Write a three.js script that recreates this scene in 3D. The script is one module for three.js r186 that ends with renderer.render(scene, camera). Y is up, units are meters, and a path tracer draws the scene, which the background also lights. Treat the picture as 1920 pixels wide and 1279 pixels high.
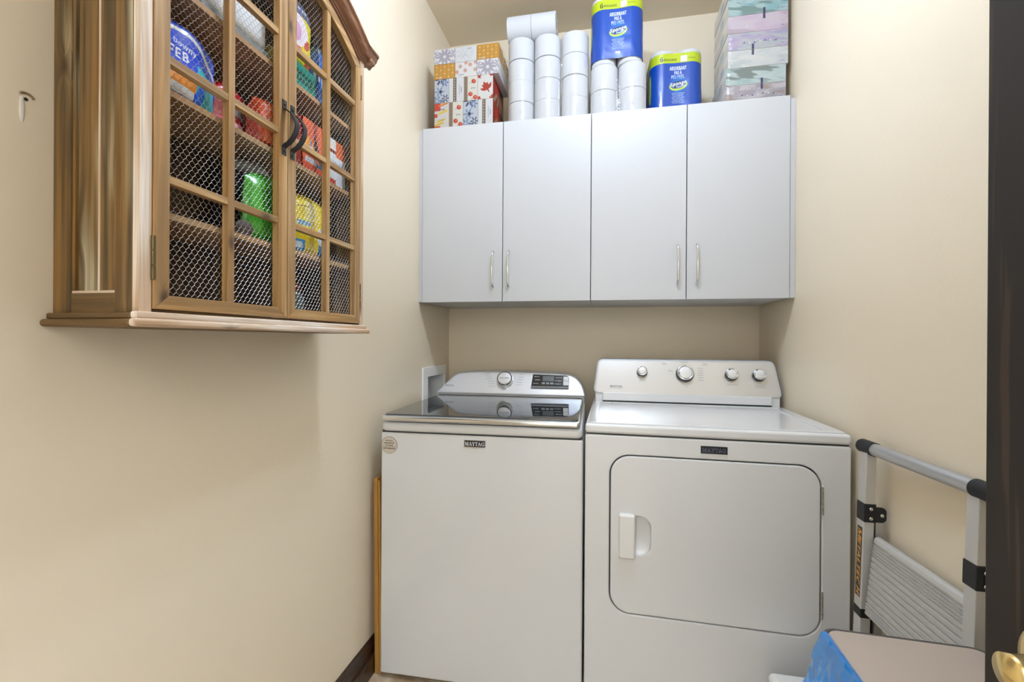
import * as THREE from 'three';
import { RoundedBoxGeometry } from 'three/addons/geometries/RoundedBoxGeometry.js';
import { mergeGeometries } from 'three/addons/utils/BufferGeometryUtils.js';
import { RectAreaLightUniformsLib } from 'three/addons/lights/RectAreaLightUniformsLib.js';

// ------------------------------------------------------------------ camera, renderer, light
const scene = new THREE.Scene();
scene.background = new THREE.Color(0x000000);
const W = 1920, H = 1279, FOCAL = 854.6;
const camera = new THREE.PerspectiveCamera(2 * Math.atan(H / 2 / FOCAL) * 180 / Math.PI, W / H, 0.02, 30);
camera.rotation.order = 'YXZ';
camera.position.set(0, 1.2, 0);
camera.rotation.set(-0.001, 0.2024, 0.0057);
const renderer = new THREE.WebGLRenderer({ antialias: true });
renderer.toneMapping = THREE.LinearToneMapping;
renderer.toneMappingExposure = 0.955;
renderer.shadowMap.enabled = true;
RectAreaLightUniformsLib.init();
const BULB_POWER = 1.9;        // candela of each of the two bulbs of the ceiling lamp
const HALL_POWER = 29;         // radiance of the hall's ceiling panel
const BULB_COLOR = 0xd0e3ff, HALL_COLOR = 0xe6effc;
const BULBS = [[-0.1, 2.655, -1.0], [0.09, 2.655, -1.0]];
const HALL_PANEL = { x: 0.0, y: 2.715, z: 1.0, w: 2.3, d: 0.7 };

// the room (metres)
const FL = 0.038, XL = -0.8055, XR = 0.6917, ZB = -2.28, ZF = 0.40, CEIL = 2.74;

// ------------------------------------------------------------------ helpers
function rng(seed) { let s = seed >>> 0; return () => { s = (s + 0x6D2B79F5) >>> 0; let t = Math.imul(s ^ (s >>> 15), 1 | s); t = (t + Math.imul(t ^ (t >>> 7), 61 | t)) ^ t; return ((t ^ (t >>> 14)) >>> 0) / 4294967296; }; }
function hash(x, y, s) { let h = Math.imul(x, 374761393) + Math.imul(y, 668265263) + Math.imul(s, 2147483647 ^ 0x5bd1e995); h = Math.imul(h ^ (h >>> 13), 1274126177); return ((h ^ (h >>> 16)) >>> 0) / 4294967296; }
function vnoise(x, y, px, py, s) {      // value noise, periodic in px, py
  const xi = Math.floor(x), yi = Math.floor(y), fx = x - xi, fy = y - yi;
  const u = fx * fx * (3 - 2 * fx), v = fy * fy * (3 - 2 * fy), m = (a, n) => ((a % n) + n) % n;
  const h = (a, b) => hash(m(a, px), m(b, py), s);
  return (h(xi, yi) * (1 - u) + h(xi + 1, yi) * u) * (1 - v) + (h(xi, yi + 1) * (1 - u) + h(xi + 1, yi + 1) * u) * v;
}
function fbm(x, y, px, py, s, o = 4) { let a = 0, k = 0.5, t = 0; for (let i = 0; i < o; i++) { a += k * vnoise(x, y, px, py, s + i * 7); t += k; k *= 0.5; x *= 2; y *= 2; px *= 2; py *= 2; } return a / t; }
const mix = (a, b, t) => a + (b - a) * t, clamp = (x, a = 0, b = 1) => Math.min(b, Math.max(a, x)), sstep = (a, b, x) => { const t = clamp((x - a) / (b - a)); return t * t * (3 - 2 * t); };
const mix3 = (a, b, t) => [mix(a[0], b[0], t), mix(a[1], b[1], t), mix(a[2], b[2], t)];
function dataTex(w, h, f, srgb = true, rep = [1, 1]) {
  const d = new Uint8Array(w * h * 4);
  for (let j = 0; j < h; j++) for (let i = 0; i < w; i++) { const c = f(i / w, j / h, i, j), k = (j * w + i) * 4; d[k] = clamp(c[0], 0, 255); d[k + 1] = clamp(c[1], 0, 255); d[k + 2] = clamp(c[2], 0, 255); d[k + 3] = 255; }
  const t = new THREE.DataTexture(d, w, h); t.magFilter = THREE.LinearFilter; t.minFilter = THREE.LinearMipmapLinearFilter; t.generateMipmaps = true;
  t.wrapS = t.wrapT = THREE.RepeatWrapping; t.repeat.set(rep[0], rep[1]); if (srgb) t.colorSpace = THREE.SRGBColorSpace; t.needsUpdate = true; return t;
}
function canvasTex(w, h, draw) {
  const c = document.createElement('canvas'); c.width = w; c.height = h; const g = c.getContext('2d'); draw(g, w, h);
  const t = new THREE.CanvasTexture(c); t.colorSpace = THREE.SRGBColorSpace; t.magFilter = THREE.LinearFilter; return t;
}
const std = (o) => new THREE.MeshStandardMaterial(o), phy = (o) => new THREE.MeshPhysicalMaterial(o);
const taken = {};
function numbered(n) { if (!(n in taken)) { taken[n] = 0; return n; } taken[n]++; return n + '_' + String(taken[n]).padStart(3, '0'); }
function shade(o) { o.traverse((m) => { if (m.isMesh) { m.castShadow = true; m.receiveShadow = true; } }); return o; }
function thing(name, label, category, pos = [0, 0, 0], turn = 0, group) {
  const o = new THREE.Group(); o.name = numbered(name); o.position.set(...pos); o.rotation.y = turn;
  o.userData = { label, category }; if (group) o.userData.group = group; scene.add(o); return o;
}
function part(name, geo, m, parent) { const o = new THREE.Mesh(geo, m); o.name = name; o.castShadow = o.receiveShadow = true; parent.add(o); return o; }
function wpart(name, geo, m, parent) { parent.updateWorldMatrix(true, false); geo.applyMatrix4(parent.matrixWorld.clone().invert()); return part(name, geo, m, parent); }   // geometry given in world coordinates
function struct(name, geo, m, parent = scene) { const o = new THREE.Mesh(geo, m); o.name = name; o.castShadow = o.receiveShadow = true; if (parent === scene) o.userData.kind = 'structure'; parent.add(o); return o; }
function lone(name, geo, m, label, category, pos, turn = 0, group) { const o = new THREE.Mesh(geo, m); o.name = numbered(name); o.castShadow = o.receiveShadow = true; o.position.set(...pos); o.rotation.y = turn; o.userData = { label, category }; if (group) o.userData.group = group; scene.add(o); return o; }
function dup(root, pos, turn, label, group) { const r = root.clone(); r.name = numbered(root.name.replace(/_\d{3}$/, '')); r.userData = { ...root.userData, label }; if (group) r.userData.group = group; r.position.set(...pos); r.rotation.y = turn; scene.add(r); return r; }
function bx(x0, x1, y0, y1, z0, z1, r = 0, seg = 2) {
  const w = Math.abs(x1 - x0), h = Math.abs(y1 - y0), d = Math.abs(z1 - z0);
  const g = r > 0 ? new RoundedBoxGeometry(w, h, d, seg, Math.min(r, w / 2.01, h / 2.01, d / 2.01)) : new THREE.BoxGeometry(w, h, d);
  return g.translate((x0 + x1) / 2, (y0 + y1) / 2, (z0 + z1) / 2);
}
// uv in metres from position, v along the grain axis
let uvSeed = 1;
function uvm(g, grain = 'y', jitter = true) {
  if (g.index) g = g.toNonIndexed();
  const p = g.attributes.position, uv = new Float32Array(p.count * 2), ax = { x: 0, y: 1, z: 2 }[grain], a = new THREE.Vector3(), b = new THREE.Vector3(), c = new THREE.Vector3();
  const o = jitter ? [hash(uvSeed++, 3, 5) * 3.1, hash(uvSeed++, 9, 2) * 3.7] : [0, 0];
  for (let i = 0; i < p.count; i += 3) {
    a.fromBufferAttribute(p, i); b.fromBufferAttribute(p, i + 1); c.fromBufferAttribute(p, i + 2);
    const n = b.clone().sub(a).cross(c.clone().sub(a)), m = [Math.abs(n.x), Math.abs(n.y), Math.abs(n.z)];
    let d = m[0] >= m[1] && m[0] >= m[2] ? 0 : m[1] >= m[2] ? 1 : 2, u, v;
    if (d === ax) { u = (d + 1) % 3; v = (d + 2) % 3; } else { v = ax; u = 3 - d - ax; }
    [a, b, c].forEach((q, k) => { const t = [q.x, q.y, q.z]; uv[(i + k) * 2] = t[u] + o[0]; uv[(i + k) * 2 + 1] = t[v] + o[1]; });
  }
  g.setAttribute('uv', new THREE.BufferAttribute(uv, 2)); return g;
}
function merge(list) { return mergeGeometries(list.map((g) => { const q = g.index ? g.toNonIndexed() : g; for (const k of Object.keys(q.attributes)) if (!['position', 'normal', 'uv'].includes(k)) q.deleteAttribute(k); return q; })); }
function poly(pts) { const s = new THREE.Shape(); pts.forEach(([x, y], i) => i ? s.lineTo(x, y) : s.moveTo(x, y)); s.closePath(); return s; }
function rrect(x0, y0, x1, y1, r, path = new THREE.Shape()) {
  path.moveTo(x0 + r, y0); path.lineTo(x1 - r, y0); path.absarc(x1 - r, y0 + r, r, -Math.PI / 2, 0); path.lineTo(x1, y1 - r); path.absarc(x1 - r, y1 - r, r, 0, Math.PI / 2);
  path.lineTo(x0 + r, y1); path.absarc(x0 + r, y1 - r, r, Math.PI / 2, Math.PI); path.lineTo(x0, y0 + r); path.absarc(x0 + r, y0 + r, r, Math.PI, Math.PI * 1.5); return path;
}
function ext(shape, depth, bevel = 0, seg = 2, curve = 12) {   // front face ends at z = depth
  const g = new THREE.ExtrudeGeometry(shape, { depth: depth - 2 * bevel, bevelEnabled: bevel > 0, bevelSize: bevel, bevelOffset: -bevel, bevelThickness: bevel, bevelSegments: seg, curveSegments: curve });
  return bevel ? g.translate(0, 0, bevel) : g;
}
function exX(shape, depth, x0, bevel = 0, curve = 12) { return ext(shape, depth, bevel, 2, curve).rotateY(Math.PI / 2).translate(x0, 0, 0); }  // shape drawn in (-z, y), thickness along +x from x0
function tube(pts, r, seg = 40, rad = 8) { return new THREE.TubeGeometry(new THREE.CatmullRomCurve3(pts.map((p) => new THREE.Vector3(...p))), seg, r, rad, false); }
function cyl(a, b, r, n = 16, r2 = r) { const A = new THREE.Vector3(...a), B = new THREE.Vector3(...b), d = B.clone().sub(A), g = new THREE.CylinderGeometry(r2, r, d.length(), n); g.applyQuaternion(new THREE.Quaternion().setFromUnitVectors(new THREE.Vector3(0, 1, 0), d.clone().normalize())); return g.translate((A.x + B.x) / 2, (A.y + B.y) / 2, (A.z + B.z) / 2); }
function lathe(pts, n = 32) { return new THREE.LatheGeometry(pts.map(([x, y]) => new THREE.Vector2(x, y)), n); }

// ------------------------------------------------------------------ materials
const wallBump = dataTex(256, 256, (u, v) => { const n = 255 * (0.6 * fbm(u * 48, v * 48, 48, 48, 11, 2) + 0.4 * fbm(u * 12, v * 12, 12, 12, 5, 2)); return [n, n, n]; }, false, [2.5, 2.5]);
const M = {};
M.wall = std({ color: 0xeddfc6, roughness: 0.42, bumpMap: wallBump, bumpScale: 0.0004 });
M.ceil = std({ color: 0xeddfc6, roughness: 0.7, bumpMap: wallBump, bumpScale: 0.0004 });
M.hall = std({ color: 0xf1eee8, roughness: 0.8 });
function woodTex(seed, cols, wash, o = {}) {     // 0.25 m across, 1 m along the grain
  const R = rng(seed), knots = []; for (let k = 0; k < (o.knots ?? 5); k++) knots.push([R(), R(), 0.03 + 0.04 * R()]);
  return dataTex(256, 512, (u, v) => {
    let w = 0.06 * fbm(u * 4, v * 3, 4, 3, seed + 3, 2), kd = 0;
    for (const [ku, kv, kr] of knots) { let du = Math.abs(u - ku); du = Math.min(du, 1 - du); let dv = Math.abs(v - kv); dv = Math.min(dv, 1 - dv); const d = Math.hypot(du, dv * 2.2) / kr; if (d < 3) { w += 0.05 * Math.exp(-d * d * 0.6) * Math.sign(u - ku || 1); kd = Math.max(kd, Math.exp(-d * d * 1.5)); } }
    const s = fbm((u + w) * 26, v * 3, 26, 3, seed, 3), f = fbm((u + w) * 90, v * 9, 90, 9, seed + 40, 2), b = fbm(u * 3, v * 2, 3, 2, seed + 80, 3);
    let c = mix3(cols[0], cols[1], sstep(0.3, 0.7, s)); c = mix3(c, cols[2], 0.55 * sstep(0.5, 0.75, b) + 0.25 * sstep(0.55, 0.8, f));
    const ww = wash * sstep(0.45, 0.8, fbm((u + w) * 9, v * 4, 9, 4, seed + 21, 3)) * (0.55 + 0.45 * f * 1.6); c = mix3(c, cols[3], clamp(ww));
    c = mix3(c, [60, 42, 26], 0.8 * kd); const g = 0.92 + 0.16 * f; return [c[0] * g, c[1] * g, c[2] * g];
  }, true, [4, 1]);
}
const wood = (seed, cols, wash, rough = 0.6, o) => { const t = woodTex(seed, cols, wash, o); return std({ map: t, bumpMap: t, bumpScale: 0.0012, roughness: rough }); };
M.sideWood = wood(101, [[84, 66, 40], [130, 102, 62], [152, 106, 42], [192, 182, 154]], 0.85, 0.75);
M.ledgeWood = wood(909, [[88, 68, 42], [116, 90, 56], [134, 98, 48], [146, 130, 100]], 0.35);
M.doorWood = wood(202, [[148, 114, 72], [196, 158, 108], [176, 130, 72], [206, 188, 156]], 0.4, 0.55, { knots: 3 });
M.washWood = wood(303, [[196, 166, 134], [222, 204, 184], [190, 150, 112], [238, 230, 220]], 0.9);
M.crownWood = wood(404, [[124, 84, 60], [158, 112, 84], [136, 92, 62], [196, 164, 138]], 0.4, 0.4, { knots: 0 });
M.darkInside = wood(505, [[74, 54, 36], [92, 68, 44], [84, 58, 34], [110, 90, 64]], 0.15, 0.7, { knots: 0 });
M.shelfWood = wood(606, [[168, 132, 88], [190, 154, 108], [170, 124, 76], [200, 180, 150]], 0.2, 0.6, { knots: 0 });
M.boardWood = wood(707, [[178, 132, 60], [200, 152, 80], [164, 114, 46], [214, 182, 126]], 0.15, 0.5, { knots: 2 });
M.trimWood = wood(808, [[46, 30, 20], [62, 42, 28], [50, 30, 20], [80, 60, 44]], 0.1, 0.3, { knots: 0 });
{ // dark brown oak veneer with open pores
  const t = dataTex(256, 512, (u, v) => { const w = 0.03 * fbm(u * 3, v * 4, 3, 4, 91, 2); const p = fbm((u + w) * 40, v * 5, 40, 5, 93, 2), q = fbm((u + w) * 20, v * 2, 20, 2, 97, 3); const k = 17 + 9 * q + 24 * sstep(0.64, 0.78, p); return [k * 1.16, k * 0.86, k * 0.64]; }, true, [5, 1.6]);
  M.doorSlab = std({ map: t, bumpMap: t, bumpScale: 0.0012, roughness: 0.62, });
}
M.wire = std({ color: 0xb9b9b6, metalness: 0.7, roughness: 0.4 });
M.iron = std({ color: 0x45474a, metalness: 0.75, roughness: 0.42 });
M.ironBolt = std({ color: 0x2f3133, metalness: 0.7, roughness: 0.5 });
M.hinge = std({ color: 0x6e6040, metalness: 0.8, roughness: 0.5 });
M.melamine = std({ color: 0xc5c6c8, roughness: 0.42 });
M.chrome = std({ color: 0xd8d8d8, metalness: 1, roughness: 0.16 });
M.nickel = std({ color: 0xbdbbb6, metalness: 1, roughness: 0.3 });
M.enamel = phy({ color: 0xdddedf, roughness: 0.3, clearcoat: 0.6, clearcoatRoughness: 0.12 });
M.whitePlastic = std({ color: 0xe8e8e6, roughness: 0.38 });
M.gap = std({ color: 0x3c3d40, roughness: 0.8 });
const brush = dataTex(64, 512, (u, v) => { const n = 120 + 110 * (fbm(u * 2, v * 200, 2, 200, 31, 2) - 0.5); return [n, n, n]; }, false);
M.silver = std({ color: 0xd2d3d5, metalness: 0.55, roughness: 0.34, bumpMap: brush, bumpScale: 0.00006 });
M.brushed = std({ color: 0xd9d8d6, metalness: 0.65, roughness: 0.3, bumpMap: brush, bumpScale: 0.00008 });
M.blackGloss = std({ color: 0x1b1c20, roughness: 0.12 });
M.black = std({ color: 0x17181a, roughness: 0.55 });
M.alu = std({ color: 0xc3c4c6, metalness: 0.8, roughness: 0.36 });
M.aluSatin = std({ color: 0xcfcecb, metalness: 0.45, roughness: 0.5 });
M.brass = std({ color: 0xe8cd8a, metalness: 0.9, roughness: 0.24 });
M.paper = std({ color: 0xbfc0c2, roughness: 0.85 });
M.core = std({ color: 0xb59a72, roughness: 0.9 });
M.film = phy({ color: 0xffffff, transmission: 1, thickness: 0, roughness: 0.06, ior: 1.45 });

// ------------------------------------------------------------------ the setting
{ // left wall with the opening for the laundry valve box
  const s = poly([[-ZF - 0.12, 0], [2.4, 0], [2.4, CEIL], [-ZF - 0.12, CEIL]]), h = new THREE.Path();
  [[1.972, 0.9], [2.196, 0.9], [2.196, 1.032], [1.972, 1.032]].forEach(([x, y], i) => i ? h.lineTo(x, y) : h.moveTo(x, y)); h.closePath(); s.holes.push(h);
  const wall = struct('wall_left', uvm(exX(s, 0.12, XL - 0.12), 'y', false), M.wall);
  // an old screw hole with a torn paint rim and a run of filler under it
  const hole = [XL, 1.5375, -0.4935], rim = [];
  for (let k = 0; k <= 10; k++) { const a = 2.5 - k * 0.22; rim.push([XL + 0.001, hole[1] + 0.0065 * Math.sin(a) + 0.002, hole[2] - 0.009 * Math.cos(a)]); }
  struct('paint_flake', tube(rim, 0.0016, 20, 6), std({ color: 0x8f8064, roughness: 0.7 }), wall);
  struct('screw_hole', cyl([XL - 0.001, hole[1], hole[2]], [XL + 0.0006, hole[1], hole[2]], 0.0024, 12), M.black, wall);
  const run = new THREE.SphereGeometry(1, 14, 10); run.scale(0.0016, 0.019, 0.0035); run.translate(XL, hole[1] - 0.016, hole[2] + 0.0045);
  struct('filler_run', run, std({ color: 0xe6e0d6, roughness: 0.7 }), wall);
  const scuff = new THREE.SphereGeometry(1, 12, 8); scuff.scale(0.0008, 0.0018, 0.02); scuff.translate(XL, 1.29, -1.775);
  struct('paint_scuff', scuff, std({ color: 0xf2ede2, roughness: 0.7 }), wall);
}
struct('wall_right', uvm(bx(XR, XR + 0.12, 0, CEIL, -2.4, ZF + 0.12), 'y', false), M.wall);
struct('wall_back', uvm(bx(XL - 0.12, XR + 0.12, 0, CEIL, ZB - 0.12, ZB), 'y', false), M.wall);
struct('ceiling', uvm(bx(-1.6, 1.6, CEIL, CEIL + 0.1, -2.5, 2.7), 'x', false), M.ceil);
struct('wall_front', uvm(merge([bx(XL, -0.47, 0, CEIL, ZF, ZF + 0.12), bx(0.345, XR, 0, CEIL, ZF, ZF + 0.12), bx(-0.47, 0.345, 2.08, CEIL, ZF, ZF + 0.12)]), 'y', false), M.wall);
{ // floor: concrete bed with stone tiles
  const fl = struct('floor', bx(-1.6, 1.6, -0.1, FL - 0.006, -2.5, 2.7), std({ color: 0x8d7f6c, roughness: 0.9 }));
  const mats = [11, 12, 13].map((s) => std({ map: dataTex(128, 128, (u, v) => { const n = fbm(u * 5, v * 5, 5, 5, s, 4), q = fbm(u * 20, v * 20, 20, 20, s + 5, 2); return mix3([216, 200, 174], [160, 134, 104], sstep(0.35, 0.72, n) * 0.8 + 0.2 * q); }), roughness: 0.35 }));
  const g = bx(-0.1635, 0.1635, -0.008, 0, -0.1635, 0.1635, 0.002, 1);
  let k = 0;
  for (let i = 0; i < 5; i++) for (let j = 0; j < 8; j++) { const t = struct('tile', g, mats[(i * 5 + j * 3) % 3], fl); t.position.set(XL + 0.18 + i * 0.33, FL, ZB + 0.2 + j * 0.33); k++; }
}
{ // dark moulded baseboards
  const prof = [[0, FL], [0.022, FL], [0.022, 0.094], [0.02, 0.099], [0.014, 0.101], [0.014, 0.126], [0.011, 0.131], [0.011, 0.136], [0.006, 0.15], [0.003, 0.152], [0, 0.152]];
  const run = (len) => new THREE.ExtrudeGeometry(poly(prof), { depth: len, bevelEnabled: false });
  struct('baseboard_left', uvm(run(ZF - ZB).translate(XL, 0, ZB), 'z'), M.trimWood);
  struct('baseboard_right', uvm(run(ZF - ZB).rotateY(Math.PI).translate(XR, 0, ZF), 'z'), M.trimWood);
  struct('baseboard_back', uvm(run(XR - XL - 0.05).rotateY(-Math.PI / 2).translate(XR - 0.025, 0, ZB), 'x'), M.trimWood);
}
// the doorway the photograph is taken from, and the hall behind it
struct('trim_1', uvm(merge([bx(-0.53, -0.47, 0, 2.14, ZF - 0.016, ZF, 0.004), bx(0.345, 0.405, 0, 2.14, ZF - 0.016, ZF, 0.004), bx(-0.47, 0.345, 2.08, 2.14, ZF - 0.016, ZF, 0.004)]), 'y'), M.trimWood);
struct('trim_2', uvm(merge([bx(-0.47, -0.452, 0, 2.08, ZF, ZF + 0.12), bx(0.332, 0.345, 0, 2.08, ZF, ZF + 0.12), bx(-0.452, 0.332, 2.062, 2.08, ZF, ZF + 0.12)]), 'y'), M.trimWood);
struct('wall_hall_left', bx(-1.42, -1.3, 0, CEIL, ZF + 0.12, 2.6), M.hall);
struct('wall_hall_right', bx(1.3, 1.42, 0, CEIL, ZF + 0.12, 2.6), M.hall);
struct('wall_hall_back', bx(-1.42, 1.42, 0, CEIL, 1.65, 1.77), M.hall);
struct('wall_hall_front', merge([bx(-1.42, XL - 0.12, 0, CEIL, ZF, ZF + 0.12), bx(XR + 0.12, 1.42, 0, CEIL, ZF, ZF + 0.12)]), M.hall);
{ // open door at the right edge: dark veneer slab with a brass lever
  const d = new THREE.Group(); d.name = 'door_1'; d.position.set(0.3125, 0, 0.345); d.userData = { kind: 'structure', label: 'open dark brown veneer door with a brass lever handle' }; scene.add(d);
  wpart('door_slab', uvm(bx(0.295, 0.33, FL + 0.008, 2.055, -0.4295, 0.34, 0.0025), 'y'), M.doorSlab, d);
  const hz = -0.3585, hy = 0.984;
  const hd = wpart('door_handle', merge([
    lathe([[0, 0], [0.0305, 0], [0.0312, 0.004], [0.029, 0.0085], [0.022, 0.0105], [0.0125, 0.0125], [0.011, 0.03], [0.0115, 0.036], [0, 0.038]], 36).rotateZ(Math.PI / 2).translate(0.295, hy, hz),
  ]), M.brass, d);
  // scrolled lever: a curl that starts beside the rosette and sweeps back along the door
  const cy0 = 0.9685, cz0 = -0.3175, ridge = [], arm = [];
  for (let k = 0; k <= 60; k++) { const t = k / 60, a = 0.5 * Math.PI - t * Math.PI * 3.6, r = mix(0.0158, 0.0028, t); ridge.push([0.2462, cy0 + r * Math.sin(a), cz0 + r * Math.cos(a)]); }
  for (let k = 0; k <= 16; k++) { const t = k / 16; arm.push([0.2515, cy0 + 0.0112 - 0.016 * sstep(0, 0.45, t) + 0.006 * Math.sin(t * 4), cz0 + 0.002 + 0.115 * t]); }
  const disc = lathe([[0, -0.006], [0.0135, -0.0055], [0.0172, -0.003], [0.0178, 0], [0.0168, 0.0035], [0.0135, 0.005], [0, 0.0055]], 40).rotateZ(Math.PI / 2).translate(0.2515, cy0, cz0);
  wpart('lever', merge([disc, tube(ridge, 0.0021, 160, 10), tube(arm, 0.0068, 50, 14), cyl([0.292, hy, hz], [0.254, cy0 + 0.002, cz0], 0.008, 20)]), M.brass, d);
}
{ // hall ceiling panel
  const P = HALL_PANEL, t = thing('hall_light_panel', 'flat white hall ceiling light panel behind the doorway', 'lamp', [P.x, P.y, P.z]);
  part('housing', bx(-P.w / 2 - 0.03, P.w / 2 + 0.03, 0.0, 0.025, -P.d / 2 - 0.03, P.d / 2 + 0.03, 0.006), M.whitePlastic, t);
  part('diffuser', bx(-P.w / 2, P.w / 2, -0.006, 0.001, -P.d / 2, P.d / 2), std({ color: 0xffffff, emissive: 0xffffff, emissiveIntensity: 1 }), t);
  const l = new THREE.RectAreaLight(HALL_COLOR, HALL_POWER, P.w, P.d); l.position.set(P.x, P.y - 0.012, P.z); l.lookAt(P.x, 0, P.z); scene.add(l);
}
{ // the laundry room's ceiling lamp: round pan with two bare frosted bulbs
  const cx = (BULBS[0][0] + BULBS[1][0]) / 2, t = thing('ceiling_lamp', 'round white ceiling lamp with two frosted bulbs', 'lamp', [cx, CEIL, BULBS[0][2]]);
  part('lamp_pan', lathe([[0, -0.001], [0.17, -0.001], [0.172, -0.012], [0.15, -0.022], [0.05, -0.028], [0, -0.028]], 40), M.whitePlastic, t);
  for (const [x, y, z] of BULBS) {
    const b = part('bulb', lathe([[0, 0.034], [0.018, 0.03], [0.03, 0.014], [0.032, 0], [0.028, -0.014], [0.016, -0.028], [0, -0.032]], 24).translate(x - cx, y - CEIL, 0), std({ color: 0xffffff, emissive: 0xfff4e2, emissiveIntensity: 4 }), t);
    part('socket', lathe([[0, 0.06], [0.02, 0.06], [0.019, 0.03], [0, 0.03]], 20).translate(x - cx, y - CEIL, 0), M.whitePlastic, t);
    const l = new THREE.PointLight(BULB_COLOR, BULB_POWER, 0, 2); l.position.set(x, y, z); l.castShadow = true; l.shadow.radius = 2; scene.add(l);
  }
}

// ------------------------------------------------------------------ rustic wall cabinet on the left wall
const XF = -0.6475, ZN = -0.526, ZE = -1.134, ZC = -0.83;   // front plane, near side, far side, middle
{
  const t = thing('wall_cabinet', 'rustic brown wooden wall cabinet with arched chicken-wire doors on the left wall', 'cabinet', [XL, 1.2165, ZC]);
  const w = (n, g, m, grain, p = t) => wpart(n, uvm(g, grain), m, p);
  const YB = 1.237;
  // near side: frame with two recessed boards
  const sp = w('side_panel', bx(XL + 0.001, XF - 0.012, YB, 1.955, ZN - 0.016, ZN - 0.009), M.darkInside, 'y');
  w('stile', bx(XL + 0.0005, XL + 0.033, YB, 1.96, ZN - 0.014, ZN, 0.0015), M.sideWood, 'y', sp);
  w('stile', bx(XF - 0.044, XF - 0.0125, YB, 1.96, ZN - 0.014, ZN, 0.0015), M.sideWood, 'y', sp);
  uvSeed += 37;
  w('rail', bx(XL + 0.033, XF - 0.044, YB - 0.0005, 1.266, ZN - 0.014, ZN - 0.001, 0.0015), M.ledgeWood, 'x', sp);
  w('rail', bx(XL + 0.033, XF - 0.044, 1.915, 1.96, ZN - 0.014, ZN - 0.001, 0.0015), M.ledgeWood, 'x', sp);
  w('moulding', bx(XL + 0.033, XL + 0.038, 1.266, 1.915, ZN - 0.012, ZN - 0.0025, 0.001), M.sideWood, 'y', sp);
  w('plank', bx(XL + 0.04, XL + 0.0768, 1.2665, 1.914, ZN - 0.013, ZN - 0.006, 0.001), M.sideWood, 'y', sp);
  w('plank', bx(XL + 0.0808, XF - 0.0445, 1.2665, 1.914, ZN - 0.013, ZN - 0.0055, 0.001), M.sideWood, 'y', sp);
  w('plank_edge', bx(XL + 0.077, XL + 0.0805, 1.2668, 1.9135, ZN - 0.0125, ZN - 0.0052, 0.001), M.washWood, 'y', sp);
  w('sill_bead', bx(XL + 0.034, XF - 0.045, 1.2655, 1.2695, ZN - 0.012, ZN - 0.0015, 0.001), M.washWood, 'x', sp);
  w('far_side_panel', bx(XL + 0.001, XF - 0.0125, YB, 1.955, ZE, ZE + 0.014), M.sideWood, 'y');
  w('post', bx(XF - 0.012, XF, YB, 1.955, ZN - 0.0185, ZN, 0.0012), M.washWood, 'y');
  w('post', bx(XF - 0.012, XF, YB, 1.955, ZE, ZE + 0.0185, 0.0012), M.washWood, 'y');
  // arch
  const R = 0.478, Y0 = 2.026, YC = Y0 - R, arc = (u, r) => YC + Math.sqrt(r * r - (u + ZC) * (u + ZC)), U0 = -ZN, U1 = -ZE;
  const arcPts = (a, b, r, n = 20) => Array.from({ length: n + 1 }, (_, k) => { const u = mix(a, b, k / n); return [u, arc(u, r)]; });
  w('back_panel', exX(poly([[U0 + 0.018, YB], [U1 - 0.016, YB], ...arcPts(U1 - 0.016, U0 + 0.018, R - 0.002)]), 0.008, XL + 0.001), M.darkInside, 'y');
  w('base_board', bx(XL + 0.009, XF - 0.013, YB - 0.0005, YB + 0.006, ZE + 0.0145, ZN - 0.0165), M.shelfWood, 'z');
  w('top_arch', exX(poly([...arcPts(U0 + 0.0005, U1 - 0.0005, R + 0.014), ...arcPts(U1 - 0.0005, U0 + 0.0005, R + 0.002)]), 0.156, XL + 0.001), M.crownWood, 'z');
  // ledge with a bullnose and an upper step, whitewashed along the front
  w('ledge', merge([bx(XL + 0.0005, -0.6445, 1.2165, 1.2275, -1.145, -0.508, 0.005, 3), bx(XL + 0.0005, -0.652, 1.2275, YB, -1.139, -0.517, 0.003, 3)]), M.ledgeWood, 'x');
  w('ledge_front', merge([bx(-0.6446, -0.6315, 1.2165, 1.2285, -1.146, -0.5075, 0.0045, 3), bx(-0.652, -0.639, 1.228, YB + 0.0015, -1.14, -0.5165, 0.003, 3)]), M.washWood, 'z');
  // crown moulding swept along the arch, with level ears
  {
    const path = [[-0.333, 0]], RC = 0.5, YT = 1.958;
    path.push([-0.278, 0]);
    for (let k = 0; k <= 28; k++) { const d = mix(-0.272, 0.272, k / 28); path.push([d, null]); }
    path.push([0.278, 0], [0.333, 0]);
    const yA = (d) => YT + (Math.sqrt(RC * RC - d * d) - Math.sqrt(RC * RC - 0.272 * 0.272));
    const P = path.map(([d, q]) => [d, q === 0 ? YT : yA(d)]);
    const prof = [[-0.002, 0.0], [0.002, 0.0], [0.003, 0.004], [0.006, 0.005], [0.007, 0.009], [0.011, 0.012], [0.017, 0.014], [0.021, 0.018], [0.0235, 0.024], [0.025, 0.03], [0.0285, 0.031], [0.0285, 0.0365], [-0.002, 0.0375], [-0.002, 0.0]];
    const pos = [], q = [];
    P.forEach(([d, y], i) => {
      const a = P[Math.max(0, i - 1)], b = P[Math.min(P.length - 1, i + 1)], tx = b[0] - a[0], ty = b[1] - a[1], l = Math.hypot(tx, ty), nx = -ty / l, ny = tx / l;
      q.push(prof.map(([o, h]) => [XF + o, y - 0.009 + h * ny, ZC - (d + h * nx)]));
    });
    const quad = (a, b, c, d) => pos.push(...a, ...b, ...c, ...a, ...c, ...d);
    for (let i = 0; i + 1 < q.length; i++) for (let j = 0; j + 1 < prof.length; j++) quad(q[i][j], q[i][j + 1], q[i + 1][j + 1], q[i + 1][j]);
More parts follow.
